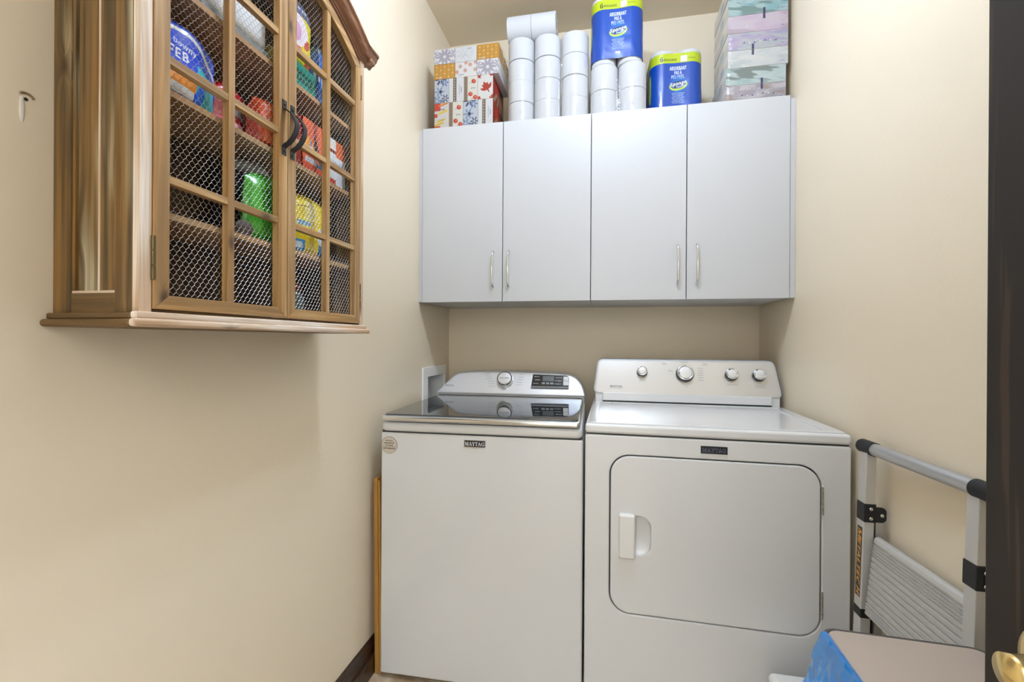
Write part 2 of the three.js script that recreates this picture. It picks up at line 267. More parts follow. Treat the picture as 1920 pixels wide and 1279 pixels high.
    for (const [e, f] of [[q[0], 1], [q[q.length - 1], -1]]) for (let j = 1; j + 2 < prof.length; j++) pos.push(...(f > 0 ? [...e[0], ...e[j + 1], ...e[j]] : [...e[0], ...e[j], ...e[j + 1]]));
    const g = new THREE.BufferGeometry(); g.setAttribute('position', new THREE.Float32BufferAttribute(pos, 3)); g.computeVertexNormals();
    w('crown_moulding', g, M.crownWood, 'z');
    // returns of the crown along the sides
    w('crown_return', merge([bx(XL + 0.001, XF + 0.02, 1.953, 1.986, ZN, ZN + 0.026, 0.006, 3)]), M.crownWood, 'x');
    w('crown_return', merge([bx(XL + 0.001, XF + 0.02, 1.953, 1.986, ZE - 0.026, ZE, 0.006, 3)]), M.crownWood, 'x');
  }
  // shelves
  for (const y of [1.397, 1.5895, 1.7645]) w('shelf', bx(XL + 0.009, -0.667, y - 0.011, y, ZE + 0.0145, ZN - 0.0165, 0.001), M.shelfWood, 'z');
  // doors
  const wirePos = (u0, u1) => {
    const pos = [], cw = 0.0108, rs = 0.0075, a = 0.003, b = 0.0045, x = -0.6625;
    const seg = (p, q2, r) => {
      const du = q2[0] - p[0], dv = q2[1] - p[1], l = Math.hypot(du, dv), n = [-dv / l * r, du / l * r];
      const c = (o, s, e) => [x + e * r, o[1] + s * n[1], -(o[0] + s * n[0])];
      const A = [c(p, 1, 0), c(p, 0, 1), c(p, -1, 0), c(p, 0, -1)], B = [c(q2, 1, 0), c(q2, 0, 1), c(q2, -1, 0), c(q2, 0, -1)];
      for (let k = 0; k < 4; k++) { const m = (k + 1) % 4; pos.push(...A[k], ...A[m], ...B[m], ...A[k], ...B[m], ...B[k]); }
    };
    const ok = (p) => p[0] > u0 && p[0] < u1 && p[1] > 1.252 && p[1] < arc(clamp(p[0], U0, U1), R - 0.014);
    for (let r = 0; r < 106; r++) for (let i = -1; i < 30; i++) {
      const cu = u0 + i * cw + (r % 2) * cw / 2, cv = 1.252 + r * rs;
      const T = [cu, cv + a / 2 + b], UR = [cu + cw / 2, cv + a / 2], LR = [cu + cw / 2, cv - a / 2], UL = [cu - cw / 2, cv + a / 2];
      if (ok(T) && ok(UR)) seg(T, UR, 0.00027);
      if (ok(UR) && ok(LR)) seg(UR, LR, 0.0003);
      if (ok(T) && ok(UL)) seg(UL, T, 0.00035);
    }
    const g = new THREE.BufferGeometry(); g.setAttribute('position', new THREE.Float32BufferAttribute(pos, 3)); g.computeVertexNormals(); return g;
  };
  const TH = 0.0155, X0 = XF - TH + 0.002, DYB = 1.2435, SW = 0.0245, RB = 0.0215;
  for (const [u0, u1, side] of [[0.546, 0.8295, 1], [0.8315, 1.1145, -1]]) {
    const d = new THREE.Group(); d.name = 'door'; t.add(d);
    const RO = R - 0.003, RI = R - 0.026, a = u0 + SW, b = u1 - SW;
    w('stile', exX(poly([[u0, DYB], [a, DYB + RB], [a, arc(a, RI)], [u0, arc(u0, RO)]]), TH, X0, 0.001), M.doorWood, 'y', d);
    w('stile', exX(poly([[u1, DYB], [u1, arc(u1, RO)], [b, arc(b, RI)], [b, DYB + RB]]), TH, X0, 0.001), M.doorWood, 'y', d);
    w('rail', exX(poly([[u0 + 0.0003, DYB], [u1 - 0.0003, DYB], [b, DYB + RB - 0.0003], [a, DYB + RB - 0.0003]]), TH, X0, 0.001), M.doorWood, 'z', d);
    w('rail', exX(poly([...arcPts(u0, u1, RO, 14), ...arcPts(b, a, RI, 14)]), TH, X0, 0.001), M.doorWood, 'z', d);
    const m = (u0 + u1) / 2;
    w('mullion', exX(poly([[m - 0.0068, DYB + RB - 0.001], [m + 0.0068, DYB + RB - 0.001], [m + 0.0068, arc(m + 0.0068, RI + 0.001)], [m - 0.0068, arc(m - 0.0068, RI + 0.001)]]), TH - 0.002, X0 + 0.0005, 0.0008), M.doorWood, 'y', d);
    for (const y of [1.441, 1.6225, 1.8205]) for (const [p, q] of [[a - 0.0005, m - 0.0066], [m + 0.0066, b + 0.0005]]) w('muntin', bx(X0 + 0.001, XF - 0.0006, y - 0.0062, y + 0.0062, -p, -q, 0.0008), M.doorWood, 'z', d);
    const mesh = wpart('wire_mesh', wirePos(a - 0.006, b + 0.006), M.wire, d);
    // iron strap handle
    const hu = side > 0 ? u1 - 0.0115 : u0 + 0.0115, y0 = 1.576, y1 = 1.688, prof = [], n = 26, hx = XF + 0.0022;
    const mid = []; mid.push([0, y0], [0, y0 + 0.016]); for (let k = 0; k <= n; k++) { const s = k / n; mid.push([0.004 + 0.026 * Math.pow(Math.sin(Math.PI * s), 0.7), mix(y0 + 0.02, y1 - 0.02, s)]); } mid.push([0, y1 - 0.016], [0, y1]);
    const pos = [], HW = 0.0062, TK = 0.0022;
    for (let k = 0; k + 1 < mid.length; k++) {
      const g = (i) => { const p = mid[i], e = mid[Math.max(0, i - 1)], f = mid[Math.min(mid.length - 1, i + 1)], tx = f[0] - e[0], ty = f[1] - e[1], l = Math.hypot(tx, ty); const nx = ty / l * TK / 2, ny = -tx / l * TK / 2; const v = (s, z) => [hx + p[0] + s * nx, p[1] + s * ny, -(hu + z * HW)]; return [v(1, -1), v(1, 1), v(-1, 1), v(-1, -1)]; };
      const A = g(k), B = g(k + 1); for (let j = 0; j < 4; j++) { const q = (j + 1) % 4; pos.push(...A[j], ...A[q], ...B[q], ...A[j], ...B[q], ...B[j]); }
      if (k === 0) pos.push(...A[0], ...A[2], ...A[1], ...A[0], ...A[3], ...A[2]); if (k === mid.length - 2) pos.push(...B[0], ...B[1], ...B[2], ...B[0], ...B[2], ...B[3]);
    }
    const hg = new THREE.BufferGeometry(); hg.setAttribute('position', new THREE.Float32BufferAttribute(pos, 3)); hg.computeVertexNormals();
    const bolts = [y0 + 0.008, y1 - 0.008].map((y) => { const s = new THREE.SphereGeometry(0.0032, 10, 6); s.scale(0.6, 1, 1); return s.translate(hx + 0.0012, y, -hu); });
    hg.setAttribute('uv', new THREE.BufferAttribute(new Float32Array(hg.attributes.position.count * 2), 2));
    wpart('handle', merge([hg, ...bolts]), M.iron, d);
    // hinges
    const hzu = side > 0 ? u0 - 0.0005 : u1 + 0.0005;
    for (const y of [1.318, 1.875]) wpart('hinge', merge([cyl([XF + 0.0012, y - 0.032, -hzu], [XF + 0.0012, y - 0.012, -hzu], 0.003, 10), cyl([XF + 0.0012, y - 0.0105, -hzu], [XF + 0.0012, y + 0.0105, -hzu], 0.003, 10), cyl([XF + 0.0012, y + 0.012, -hzu], [XF + 0.0012, y + 0.032, -hzu], 0.003, 10)]), M.hinge, d);
  }
}

// ------------------------------------------------------------------ what stands in the cabinet
// a filled pouch: front faces +x, printed on the front; w along z, h along y, d along x
function pouchGeo(w, h, d, seed, o = {}) {
  const nu = 22, nv = 22, pos = [], uv = [], idx = [];
  for (let s = 0; s < 2; s++) for (let j = 0; j <= nv; j++) for (let i = 0; i <= nu; i++) {
    const u = i / nu, v = j / nv, a = 1 - Math.pow(Math.abs(2 * u - 1), o.px ?? 3.5), b = (1 - Math.pow(Math.abs(2 * v - 1), o.py ?? 5));
    const top = o.taper ?? 0.12, sh = 1 - top * sstep(0.55, 1, v), rd = (o.round ?? 0) * Math.pow(Math.abs(2 * u - 1), 2.2) * sstep(0.35, 1, v);
    const th = d / 2 * Math.pow(clamp(a * b), 0.45) * (1 + 0.35 * (fbm(u * 5 + s * 9, v * 5, 64, 64, seed, 3) - 0.5)) * (v > 0.85 ? mix(1, 0.5, (v - 0.85) / 0.15) : 1);
    pos.push((s ? -1 : 1) * th, v * h - rd * h, -(u - 0.5) * w * sh); uv.push(u, v);
  }
  const st = (nu + 1) * (nv + 1);
  for (let s = 0; s < 2; s++) for (let j = 0; j < nv; j++) for (let i = 0; i < nu; i++) { const a = s * st + j * (nu + 1) + i, b = a + 1, c = a + nu + 1, e = c + 1; s ? idx.push(a, b, c, b, e, c) : idx.push(a, c, b, b, c, e); }
  for (let k = 0; k < idx.length; k += 3) { const q = idx[k]; idx[k] = idx[k + 1]; idx[k + 1] = q; }
  const g = new THREE.BufferGeometry(); g.setAttribute('position', new THREE.Float32BufferAttribute(pos, 3)); g.setAttribute('uv', new THREE.Float32BufferAttribute(uv, 2)); g.setIndex(idx); g.computeVertexNormals(); return g;
}
const gloss = (map) => phy({ map, roughness: 0.32, clearcoat: 0.5, clearcoatRoughness: 0.2, side: THREE.DoubleSide });
const txt = (g, s, x, y, font, fill, align = 'center') => { g.font = font; g.fillStyle = fill; g.textAlign = align; g.textBaseline = 'middle'; g.fillText(s, x, y); };
const scrib = (g, x, y, w, h, fill, seed) => { const R = rng(seed); g.fillStyle = fill; let c = x; while (c < x + w) { const k = h * (0.3 + 0.6 * R()); g.fillRect(c, y + h * 0.2 * R(), Math.min(k, x + w - c), h * (0.6 + 0.4 * R())); c += k + h * 0.3; } };   // print too small to read
const SA = 1.5895, SB = 1.397, SC = 1.7645, SD = 1.243;
{
  const blue = canvasTex(512, 512, (g) => {
    g.fillStyle = '#2b4cc0'; g.fillRect(0, 0, 512, 512); g.fillStyle = '#1f3fae'; g.fillRect(0, 0, 512, 120);
    g.strokeStyle = '#d6d5d0'; g.lineWidth = 24; g.beginPath(); g.ellipse(230, 420, 270, 320, 0, Math.PI, 0); g.stroke();
    g.fillStyle = '#1f4cd4'; g.beginPath(); g.ellipse(230, 420, 255, 305, 0, Math.PI, 0); g.fill(); g.fillRect(0, 400, 490, 112);
    g.save(); g.translate(254, 182); g.rotate(0.08); txt(g, 'Downy', 0, 0, 'bold 46px sans-serif', '#eef2fa'); g.restore(); txt(g, 'FEB', 214, 244, 'bold 78px sans-serif', '#f6f8ff');
    g.fillStyle = '#2f39b0'; g.fillRect(0, 318, 400, 44); scrib(g, 90, 326, 250, 26, '#aeb7ea', 3);
    g.fillStyle = '#f8982e'; g.fillRect(0, 362, 330, 56); g.fillStyle = '#f6f6f2'; g.fillRect(0, 416, 322, 48); g.fillStyle = '#6d79c0'; g.fillRect(0, 462, 512, 50);
    g.fillStyle = '#2cc2cc'; g.beginPath(); g.moveTo(336, 240); g.quadraticCurveTo(470, 280, 470, 512); g.lineTo(370, 512); g.lineTo(330, 400); g.fill();
    g.fillStyle = '#2f76ea'; g.beginPath(); g.moveTo(340, 370); g.lineTo(390, 360); g.lineTo(370, 512); g.lineTo(326, 512); g.fill();
  });
  lone('pouch', pouchGeo(0.15, 0.145, 0.07, 5, { round: 0.2, taper: 0.04, px: 5 }), gloss(blue), 'blue detergent pouch with white lettering and a teal corner', 'pouch', [-0.718, SA, -0.6305]);
  const redT = canvasTex(256, 256, (g) => { g.fillStyle = '#a3161f'; g.fillRect(0, 0, 256, 256); g.fillStyle = '#e02330'; g.beginPath(); g.ellipse(128, 70, 120, 50, 0, 0, 7); g.fill(); g.fillStyle = '#d8425e'; g.fillRect(0, 176, 256, 60); g.fillStyle = '#f1b9c6'; g.beginPath(); g.ellipse(140, 190, 46, 16, 0, 0, 7); g.fill(); g.fillStyle = '#8d8a8a'; g.beginPath(); g.ellipse(160, 130, 46, 20, 0.3, 0, 7); g.fill(); g.fillStyle = '#26323c'; g.fillRect(60, 232, 160, 24); });
  lone('pouch', pouchGeo(0.114, 0.118, 0.056, 8, { round: 0.2, taper: 0.05 }), gloss(redT), 'red glossy pouch between the blue pouch and the orange bag', 'pouch', [-0.747, SA, -0.769]);
  const orT = canvasTex(256, 256, (g) => { g.fillStyle = '#c8481c'; g.fillRect(0, 0, 256, 256); g.fillStyle = '#e0662a'; g.fillRect(60, 20, 150, 130); g.fillStyle = '#f2763a'; g.fillRect(40, 160, 216, 70); scrib(g, 40, 60, 120, 14, '#d9a184', 7); g.fillStyle = '#3a3f9a'; g.beginPath(); g.ellipse(215, 60, 20, 16, 0, 0, 7); g.fill(); scrib(g, 30, 110, 110, 12, '#b78a86', 9); });
  lone('pouch', pouchGeo(0.084, 0.104, 0.05, 12, { taper: 0.08, round: 0.1 }), gloss(orT), 'orange plastic bag leaning beside the red pouch', 'bag', [-0.693, SA, -0.8245]);
  // upper shelf, left door
  const wt = thing('napkin_pack', 'white wrapped napkin pack lying on the upper cabinet shelf', 'napkins', [-0.725, SC, -0.735]);
  part('napkin_stack', bx(-0.045, 0.045, 0.022, 0.085, -0.078, 0.078, 0.012, 3), std({ color: 0xf4f6f8, roughness: 0.3 }), wt);
  part('tray', bx(-0.048, 0.048, 0, 0.021, -0.082, 0.082, 0.006, 2), std({ color: 0x9aa0a4, roughness: 0.3 }), wt);
  lone('pouch', pouchGeo(0.05, 0.06, 0.07, 21, { taper: 0.1 }), std({ color: 0x8d7d18, roughness: 0.45, side: THREE.DoubleSide }), 'small olive yellow bag beside the white napkin pack', 'bag', [-0.72, SC, -0.846]);
  // upper shelf, right door
  const pinkT = canvasTex(256, 512, (g) => { g.fillStyle = '#ecd81e'; g.fillRect(0, 0, 256, 512); g.fillStyle = '#5b6488'; g.fillRect(0, 0, 256, 150); scrib(g, 30, 40, 180, 30, '#c9cfe2', 31); scrib(g, 30, 90, 180, 30, '#c9cfe2', 32); g.fillStyle = '#f3e6f0'; g.beginPath(); g.ellipse(100, 270, 95, 120, 0.3, 0, 7); g.fill(); g.fillStyle = '#e3a9cf'; g.beginPath(); g.ellipse(80, 290, 55, 80, 0.3, 0, 7); g.fill(); g.fillStyle = '#d21d92'; g.fillRect(0, 390, 140, 70); g.fillStyle = '#cf4a36'; g.fillRect(180, 440, 60, 40); g.fillStyle = '#cf5348'; g.beginPath(); g.ellipse(190, 330, 22, 44, 0.4, 0, 7); g.fill(); });
  lone('pouch', pouchGeo(0.102, 0.158, 0.042, 33, { taper: 0.05, round: 0.1 }), gloss(pinkT), 'yellow and pink pouch standing on the teal carton', 'pouch', [-0.7, SC + 0.0565, -0.9135]);
  const tealT = canvasTex(256, 128, (g) => { g.fillStyle = '#169a86'; g.fillRect(0, 0, 256, 128); g.fillStyle = '#0f5f66'; g.fillRect(20, 40, 190, 50); scrib(g, 34, 50, 160, 30, '#20b69c', 41); });
  lone('box', bx(-0.022, 0.022, 0, 0.056, -0.042, 0.042, 0.002), std({ map: tealT, roughness: 0.4 }), 'teal carton lying under the yellow and pink pouch', 'box', [-0.698, SC, -0.922]);
  const bb = thing('bottle', 'dark blue bottle beside the teal carton', 'bottle', [-0.695, SC, -0.9865]);
  const bT = canvasTex(128, 256, (g) => { g.fillStyle = '#2c4a5e'; g.fillRect(0, 0, 128, 256); g.fillStyle = '#1d5fb8'; g.fillRect(0, 120, 128, 90); g.fillStyle = '#dfe6ee'; g.fillRect(0, 208, 128, 48); scrib(g, 10, 140, 108, 16, '#c7d8ee', 51); });
  part('bottle_body', lathe([[0, 0], [0.017, 0], [0.019, 0.004], [0.019, 0.12], [0.016, 0.135], [0.009, 0.142], [0, 0.142]], 24), gloss(bT), bb);
  part('cap', lathe([[0, 0.142], [0.0095, 0.142], [0.0095, 0.163], [0.008, 0.165], [0, 0.165]], 20), M.blackGloss, bb);
  // middle shelf, right door
  const fireT = canvasTex(256, 512, (g) => { g.fillStyle = '#e8683a'; g.fillRect(0, 0, 256, 512); g.fillStyle = '#f0a23c'; g.beginPath(); g.moveTo(0, 120); g.quadraticCurveTo(180, 220, 160, 330); g.lineTo(0, 330); g.fill(); g.fillStyle = '#efe3cf'; g.beginPath(); g.moveTo(90, 200); g.lineTo(170, 300); g.lineTo(90, 330); g.fill(); g.fillStyle = '#4a3028'; g.beginPath(); g.moveTo(150, 60); g.quadraticCurveTo(190, 240, 256, 330); g.lineTo(256, 420); g.quadraticCurveTo(190, 330, 150, 300); g.fill(); txt(g, '4', 100, 225, 'bold 76px sans-serif', '#4d6f9a'); g.fillStyle = '#cfd8e2'; g.fillRect(30, 360, 150, 50); g.fillStyle = '#2f5d74'; g.fillRect(180, 380, 76, 40); g.fillStyle = '#d94a22'; g.fillRect(0, 430, 256, 82); });
  const redSide = std({ color: 0xa82a18, roughness: 0.45 });
  const orangeFront = std({ map: fireT, roughness: 0.4 });
  lone('box', new THREE.BoxGeometry(0.085, 0.124, 0.072).translate(0, 0.062, 0), [orangeFront, redSide, redSide, redSide, redSide, redSide], 'orange and red carton standing on the middle shelf near the iron handles', 'box', [-0.724, SA, -0.962]);
  lone('box', bx(-0.04, 0.04, 0, 0.118, -0.016, 0.016, 0.0015), std({ color: 0x9c2416, roughness: 0.45 }), 'plain dark red carton squeezed beside the orange carton', 'box', [-0.722, SA, -0.905]);
  const whT = canvasTex(256, 512, (g) => { g.fillStyle = '#e9eef2'; g.fillRect(0, 0, 256, 512); g.fillStyle = '#ea6e36'; g.fillRect(110, 0, 146, 170); g.fillStyle = '#efe6da'; g.fillRect(0, 20, 90, 90); g.fillStyle = '#8a3a26'; g.fillRect(0, 110, 110, 36); scrib(g, 20, 220, 210, 34, '#a9b6c6', 61); scrib(g, 20, 280, 210, 30, '#8fa6c2', 62); g.fillStyle = '#c43a24'; g.fillRect(0, 420, 110, 92); });
  lone('box', new THREE.BoxGeometry(0.07, 0.124, 0.074).translate(0, 0.062, 0), [std({ map: whT, roughness: 0.4 }), ...Array(5).fill(std({ color: 0xc9cfd8, roughness: 0.5 }))], 'white and orange carton at the far end of the middle shelf', 'box', [-0.722, SA, -1.07]);
  // third shelf
  lone('tub', merge([bx(-0.027, 0.027, 0, 0.138, -0.06, 0.06, 0.006, 2)]), std({ color: 0x15151b, roughness: 0.7 }), 'black storage tub behind the green bag', 'tub', [-0.7395, SB, -0.822]);
  const gy = new THREE.SphereGeometry(1, 24, 16); gy.scale(0.027, 0.019, 0.048);
  lone('cloth_bundle', gy, std({ color: 0xa9aaa4, roughness: 0.5 }), 'pale grey rounded bundle resting on the black tub', 'bundle', [-0.7395, SB + 0.157, -0.834]);
  const grT = canvasTex(512, 512, (g) => { g.fillStyle = '#3fae24'; g.fillRect(0, 0, 512, 512); g.fillStyle = '#2a7a1e'; g.fillRect(120, 120, 200, 150); for (let k = 0; k < 14; k++) { g.strokeStyle = k % 2 ? '#58c32c' : '#236d18'; g.lineWidth = 8; g.beginPath(); g.moveTo(100 + k * 24, 80); g.quadraticCurveTo(150 + k * 26, 280, 120 + k * 30, 380); g.stroke(); } g.fillStyle = '#6fd03a'; g.fillRect(230, 400, 282, 70); g.fillStyle = '#2c3f8c'; g.fillRect(430, 190, 60, 40); });
  lone('pouch', pouchGeo(0.142, 0.142, 0.036, 66, { taper: 0.06, round: 0.14, py: 5 }), gloss(grT), 'bright green plastic bag seen through both wire doors', 'bag', [-0.6905, SB, -0.831]);
  const dg = new THREE.SphereGeometry(1, 20, 12); dg.scale(0.012, 0.017, 0.022);
  lone('scouring_pad', dg, std({ color: 0x6e625c, roughness: 0.95 }), 'grey scouring pad in front of the green bag', 'scourer', [-0.688, SB + 0.017, -0.762]);
  const ylT = canvasTex(512, 512, (g) => { g.fillStyle = '#f0d21c'; g.fillRect(0, 0, 512, 512); g.fillStyle = '#e8d978'; g.fillRect(130, 60, 120, 160); scrib(g, 60, 100, 120, 18, '#96761a', 71); g.fillStyle = '#7fa6b8'; g.fillRect(60, 230, 130, 46); g.fillStyle = '#1f7fc8'; g.beginPath(); g.ellipse(420, 420, 120, 150, 0, 0, 7); g.fill(); g.fillStyle = '#d8e6f0'; g.beginPath(); g.ellipse(330, 330, 50, 70, 0, 0, 7); g.fill(); g.fillStyle = '#2b8fd0'; g.fillRect(20, 390, 120, 90); g.fillStyle = '#dcecf6'; g.fillRect(45, 410, 70, 50); });
  lone('pouch', pouchGeo(0.16, 0.15, 0.05, 77, { taper: 0.08, round: 0.1 }), gloss(ylT), 'yellow bag with blue panels beside the green bag', 'bag', [-0.714, SB, -0.986]);
  // bottom shelf
  for (const [z, h, lab, c] of [[-0.9, 0.11, 'dark spray bottle with a red cap low in the cabinet', 0xa02020], [-0.945, 0.085, 'shorter dark bottle with a dull red cap low in the cabinet', 0x7a2a28]]) {
    const b = thing('bottle', lab, 'bottle', [-0.715, SD, z]);
    part('bottle_body', lathe([[0, 0], [0.02, 0], [0.021, 0.004], [0.021, h * 0.65], [0.012, h * 0.78], [0.01, h * 0.84], [0, h * 0.84]], 20), std({ color: 0x4c5450, roughness: 0.3 }), b);
    part('cap', lathe([[0, h * 0.82], [0.0115, h * 0.82], [0.0115, h], [0, h]], 16), std({ color: c, roughness: 0.4 }), b);
  }
  lone('box', bx(-0.03, 0.03, 0, 0.022, -0.045, 0.045, 0.002), std({ map: canvasTex(128, 32, (g) => { g.fillStyle = '#e8ecf2'; g.fillRect(0, 0, 128, 32); g.fillStyle = '#2a49b0'; g.fillRect(0, 0, 60, 32); }), roughness: 0.4 }), 'flat blue and white carton on the cabinet floor', 'box', [-0.702, SD, -0.9]);
}

// ------------------------------------------------------------------ white upper cabinets
const ZD = -1.875, CT = 2.122, CBOT = 1.3655;       // door faces, top, bottom
{
  const XM = -0.061;
  const unit = (label, x0, x1, seam, hs) => {
    const t = thing('upper_cabinet', label, 'cabinet', [(x0 + x1) / 2, CBOT, ZB]);
    wpart('carcass', merge([bx(x0, x0 + 0.016, CBOT, CT, ZB + 0.001, ZD - 0.02), bx(x1 - 0.016, x1, CBOT, CT, ZB + 0.001, ZD - 0.02), bx(x0 + 0.016, x1 - 0.016, CBOT, CBOT + 0.016, ZB + 0.001, ZD - 0.02), bx(x0 + 0.016, x1 - 0.016, CT - 0.016, CT, ZB + 0.001, ZD - 0.02), bx(x0 + 0.016, x1 - 0.016, CBOT + 0.016, CT - 0.016, ZB + 0.001, ZB + 0.006)]), M.melamine, t);
    for (const [a, b, hx] of [[x0 + 0.001, seam - 0.0016, hs[0]], [seam + 0.0016, x1 - 0.001, hs[1]]]) {
      const d = wpart('door', bx(a, b, CBOT - 0.001, CT + 0.001, ZD - 0.0185, ZD, 0.0012), M.melamine, t);
      const y0 = 1.424, y1 = 1.578, pts = [[hx, y0 + 0.004, ZD - 0.001], [hx, y0 + 0.003, ZD + 0.012], [hx, y0 + 0.014, ZD + 0.021]];
      for (let k = 1; k < 8; k++) pts.push([hx, mix(y0 + 0.014, y1 - 0.014, k / 8), ZD + 0.021 + 0.007 * Math.sin(Math.PI * k / 8)]);
      pts.push([hx, y1 - 0.014, ZD + 0.021], [hx, y1 - 0.003, ZD + 0.012], [hx, y1 - 0.004, ZD - 0.001]);
      wpart('handle', tube(pts, 0.0043, 60, 12), M.chrome, d);
    }
    return t;
  };
  unit('left pair of white cabinet doors above the washing machine', -0.7895, XM - 0.0008, -0.4275, [-0.4675, -0.4005]);
  unit('right pair of white cabinet doors above the dryer', XM + 0.0008, 0.6725, 0.3065, [0.273, 0.344]);
  lone('filler_strip', bx(-0.0078, 0.0078, 0, 0.752, -0.02, 0, 0.001), M.melamine, 'narrow white filler strip between the left wall and the upper cabinet', 'filler', [-0.7975, CBOT, ZD - 0.004]);
  lone('filler_strip', bx(-0.009, 0.009, 0, 0.747, -0.02, 0, 0.001), M.melamine, 'narrow white filler strip between the right wall and the upper cabinet', 'filler', [0.6825, CBOT, ZD - 0.004]);
}

// ------------------------------------------------------------------ things stored on the upper cabinets
{ // tissue boxes with printed ends
  const P = {};
  const petal = (g, cx, cy, r, n, fill) => { g.fillStyle = fill; for (let k = 0; k < n; k++) { const a = k / n * Math.PI * 2; g.save(); g.translate(cx, cy); g.rotate(a); g.beginPath(); g.ellipse(r * 0.6, 0, r * 0.42, r * 0.17, 0, 0, 7); g.fill(); g.restore(); } };
  P.lilac = canvasTex(256, 170, (g) => { g.fillStyle = '#eceaea'; g.fillRect(0, 0, 256, 170); petal(g, 128, 88, 92, 10, '#b3adb8'); petal(g, 2, 60, 60, 8, '#b8b2bc'); petal(g, 254, 60, 60, 8, '#b8b2bc'); petal(g, 30, 168, 46, 8, '#b8b2bc'); petal(g, 226, 168, 46, 8, '#b8b2bc'); g.fillStyle = '#eceaea'; g.beginPath(); g.arc(128, 88, 12, 0, 7); g.fill(); scrib(g, 150, 14, 46, 10, '#5a5a86', 4); });
  P.plain = canvasTex(256, 170, (g) => { g.fillStyle = '#e6e6e6'; g.fillRect(0, 0, 256, 170); g.strokeStyle = '#bcbcc0'; g.lineWidth = 2; for (let k = 0; k < 9; k++) { g.beginPath(); g.ellipse(90 + 70 * Math.cos(k), 90 + 40 * Math.sin(k * 2), 50, 26, k, 0, 7); g.stroke(); } scrib(g, 140, 18, 60, 12, '#8a93b0', 5); });
  P.ochre = canvasTex(256, 170, (g) => { g.fillStyle = '#cf9638'; g.fillRect(0, 0, 256, 170); g.strokeStyle = '#f0e2c4'; g.lineWidth = 4; for (let i = 0; i < 5; i++) for (let j = 0; j < 4; j++) { const x = 34 + i * 48, y = 30 + j * 40; if ((i + j) % 2 === 0) { g.beginPath(); g.moveTo(x - 9, y - 9); g.lineTo(x + 9, y + 9); g.moveTo(x + 9, y - 9); g.lineTo(x - 9, y + 9); g.stroke(); } else { g.fillStyle = '#e9cf98'; g.beginPath(); g.arc(x, y, 4, 0, 7); g.fill(); g.fillRect(x - 1, y - 20, 2, 40); } } scrib(g, 30, 146, 70, 14, '#dcdce4', 6); });
  P.dots = canvasTex(256, 170, (g) => { g.fillStyle = '#ebe8e6'; g.fillRect(0, 0, 256, 170); [[60, 50], [180, 40], [120, 100], [20, 110], [240, 100], [130, 12], [244, 16]].forEach(([x, y], i) => { petal(g, x, y, 26, 8, i % 2 ? '#d9906c' : '#cf9a82'); g.fillStyle = '#c4a4b4'; g.beginPath(); g.arc(x, y, 4, 0, 7); g.fill(); }); scrib(g, 40, 138, 66, 14, '#7d83a6', 7); });
  P.blue = canvasTex(170, 270, (g) => { g.fillStyle = '#c8ced8'; g.fillRect(0, 0, 170, 270); for (const [x, y, r, c] of [[70, 0, 70, '#4c4f66'], [60, 140, 60, '#8a9ab8'], [120, 40, 50, '#6e83ac'], [30, 240, 60, '#7d90b6'], [130, 220, 48, '#5a6076'], [90, 260, 30, '#4a4b5c']]) petal(g, x, y, r, 6, c); g.fillStyle = '#34384a'; g.beginPath(); g.arc(72, 140, 18, 0, 7); g.fill(); });
  P.strip = canvasTex(170, 270, (g) => { g.fillStyle = '#e4e3e1'; g.fillRect(0, 0, 170, 270); g.fillStyle = '#6f5f50'; g.fillRect(48, 0, 38, 270); g.strokeStyle = '#e9e2d4'; g.lineWidth = 4; for (let k = 0; k < 9; k++) { g.beginPath(); g.arc(67, 16 + k * 30, 8, 0, 5); g.stroke(); } g.save(); g.translate(128, 135); g.rotate(-Math.PI / 2); scrib(g, -60, -14, 120, 9, '#8d93a6', 8); scrib(g, -34, 6, 60, 12, '#5f6f9a', 9); g.restore(); });
  P.tulip = canvasTex(170, 270, (g) => { g.fillStyle = '#e6e3d6'; g.fillRect(0, 0, 170, 270); g.fillStyle = '#8d7a66'; g.fillRect(0, 0, 44, 270); for (const [x, y] of [[120, 60], [80, 200], [140, 240]]) { g.strokeStyle = '#55684a'; g.lineWidth = 4; g.beginPath(); g.moveTo(x, y); g.lineTo(x - 50, y + 20); g.stroke(); g.fillStyle = '#d2402e'; g.beginPath(); g.ellipse(x, y, 28, 24, 0.3, 0, 7); g.fill(); g.fillStyle = '#e98a6a'; g.beginPath(); g.ellipse(x + 6, y - 6, 9, 12, 0.3, 0, 7); g.fill(); } scrib(g, 86, 130, 56, 12, '#5c6a86', 10); });
  P.maple = canvasTex(170, 270, (g) => { g.fillStyle = '#e6e4de'; g.fillRect(0, 0, 170, 270); const leaf = (cx, cy, s, a) => { g.save(); g.translate(cx, cy); g.rotate(a); g.fillStyle = '#b93a2c'; g.beginPath(); const L = [[0, -50], [12, -26], [26, -32], [22, -6], [50, -14], [40, 8], [24, 20], [6, 22], [3, 46], [-3, 46], [-6, 22], [-24, 20], [-40, 8], [-50, -14], [-22, -6], [-26, -32], [-12, -26]]; L.forEach(([x, y], i) => i ? g.lineTo(x * s, y * s) : g.moveTo(x * s, y * s)); g.fill(); g.restore(); }; leaf(96, 140, 1.45, -0.5); leaf(10, 6, 0.8, 1); leaf(165, 260, 0.8, 0); leaf(10, 262, 0.7, 0.4); leaf(150, 4, 0.6, 0.4); });
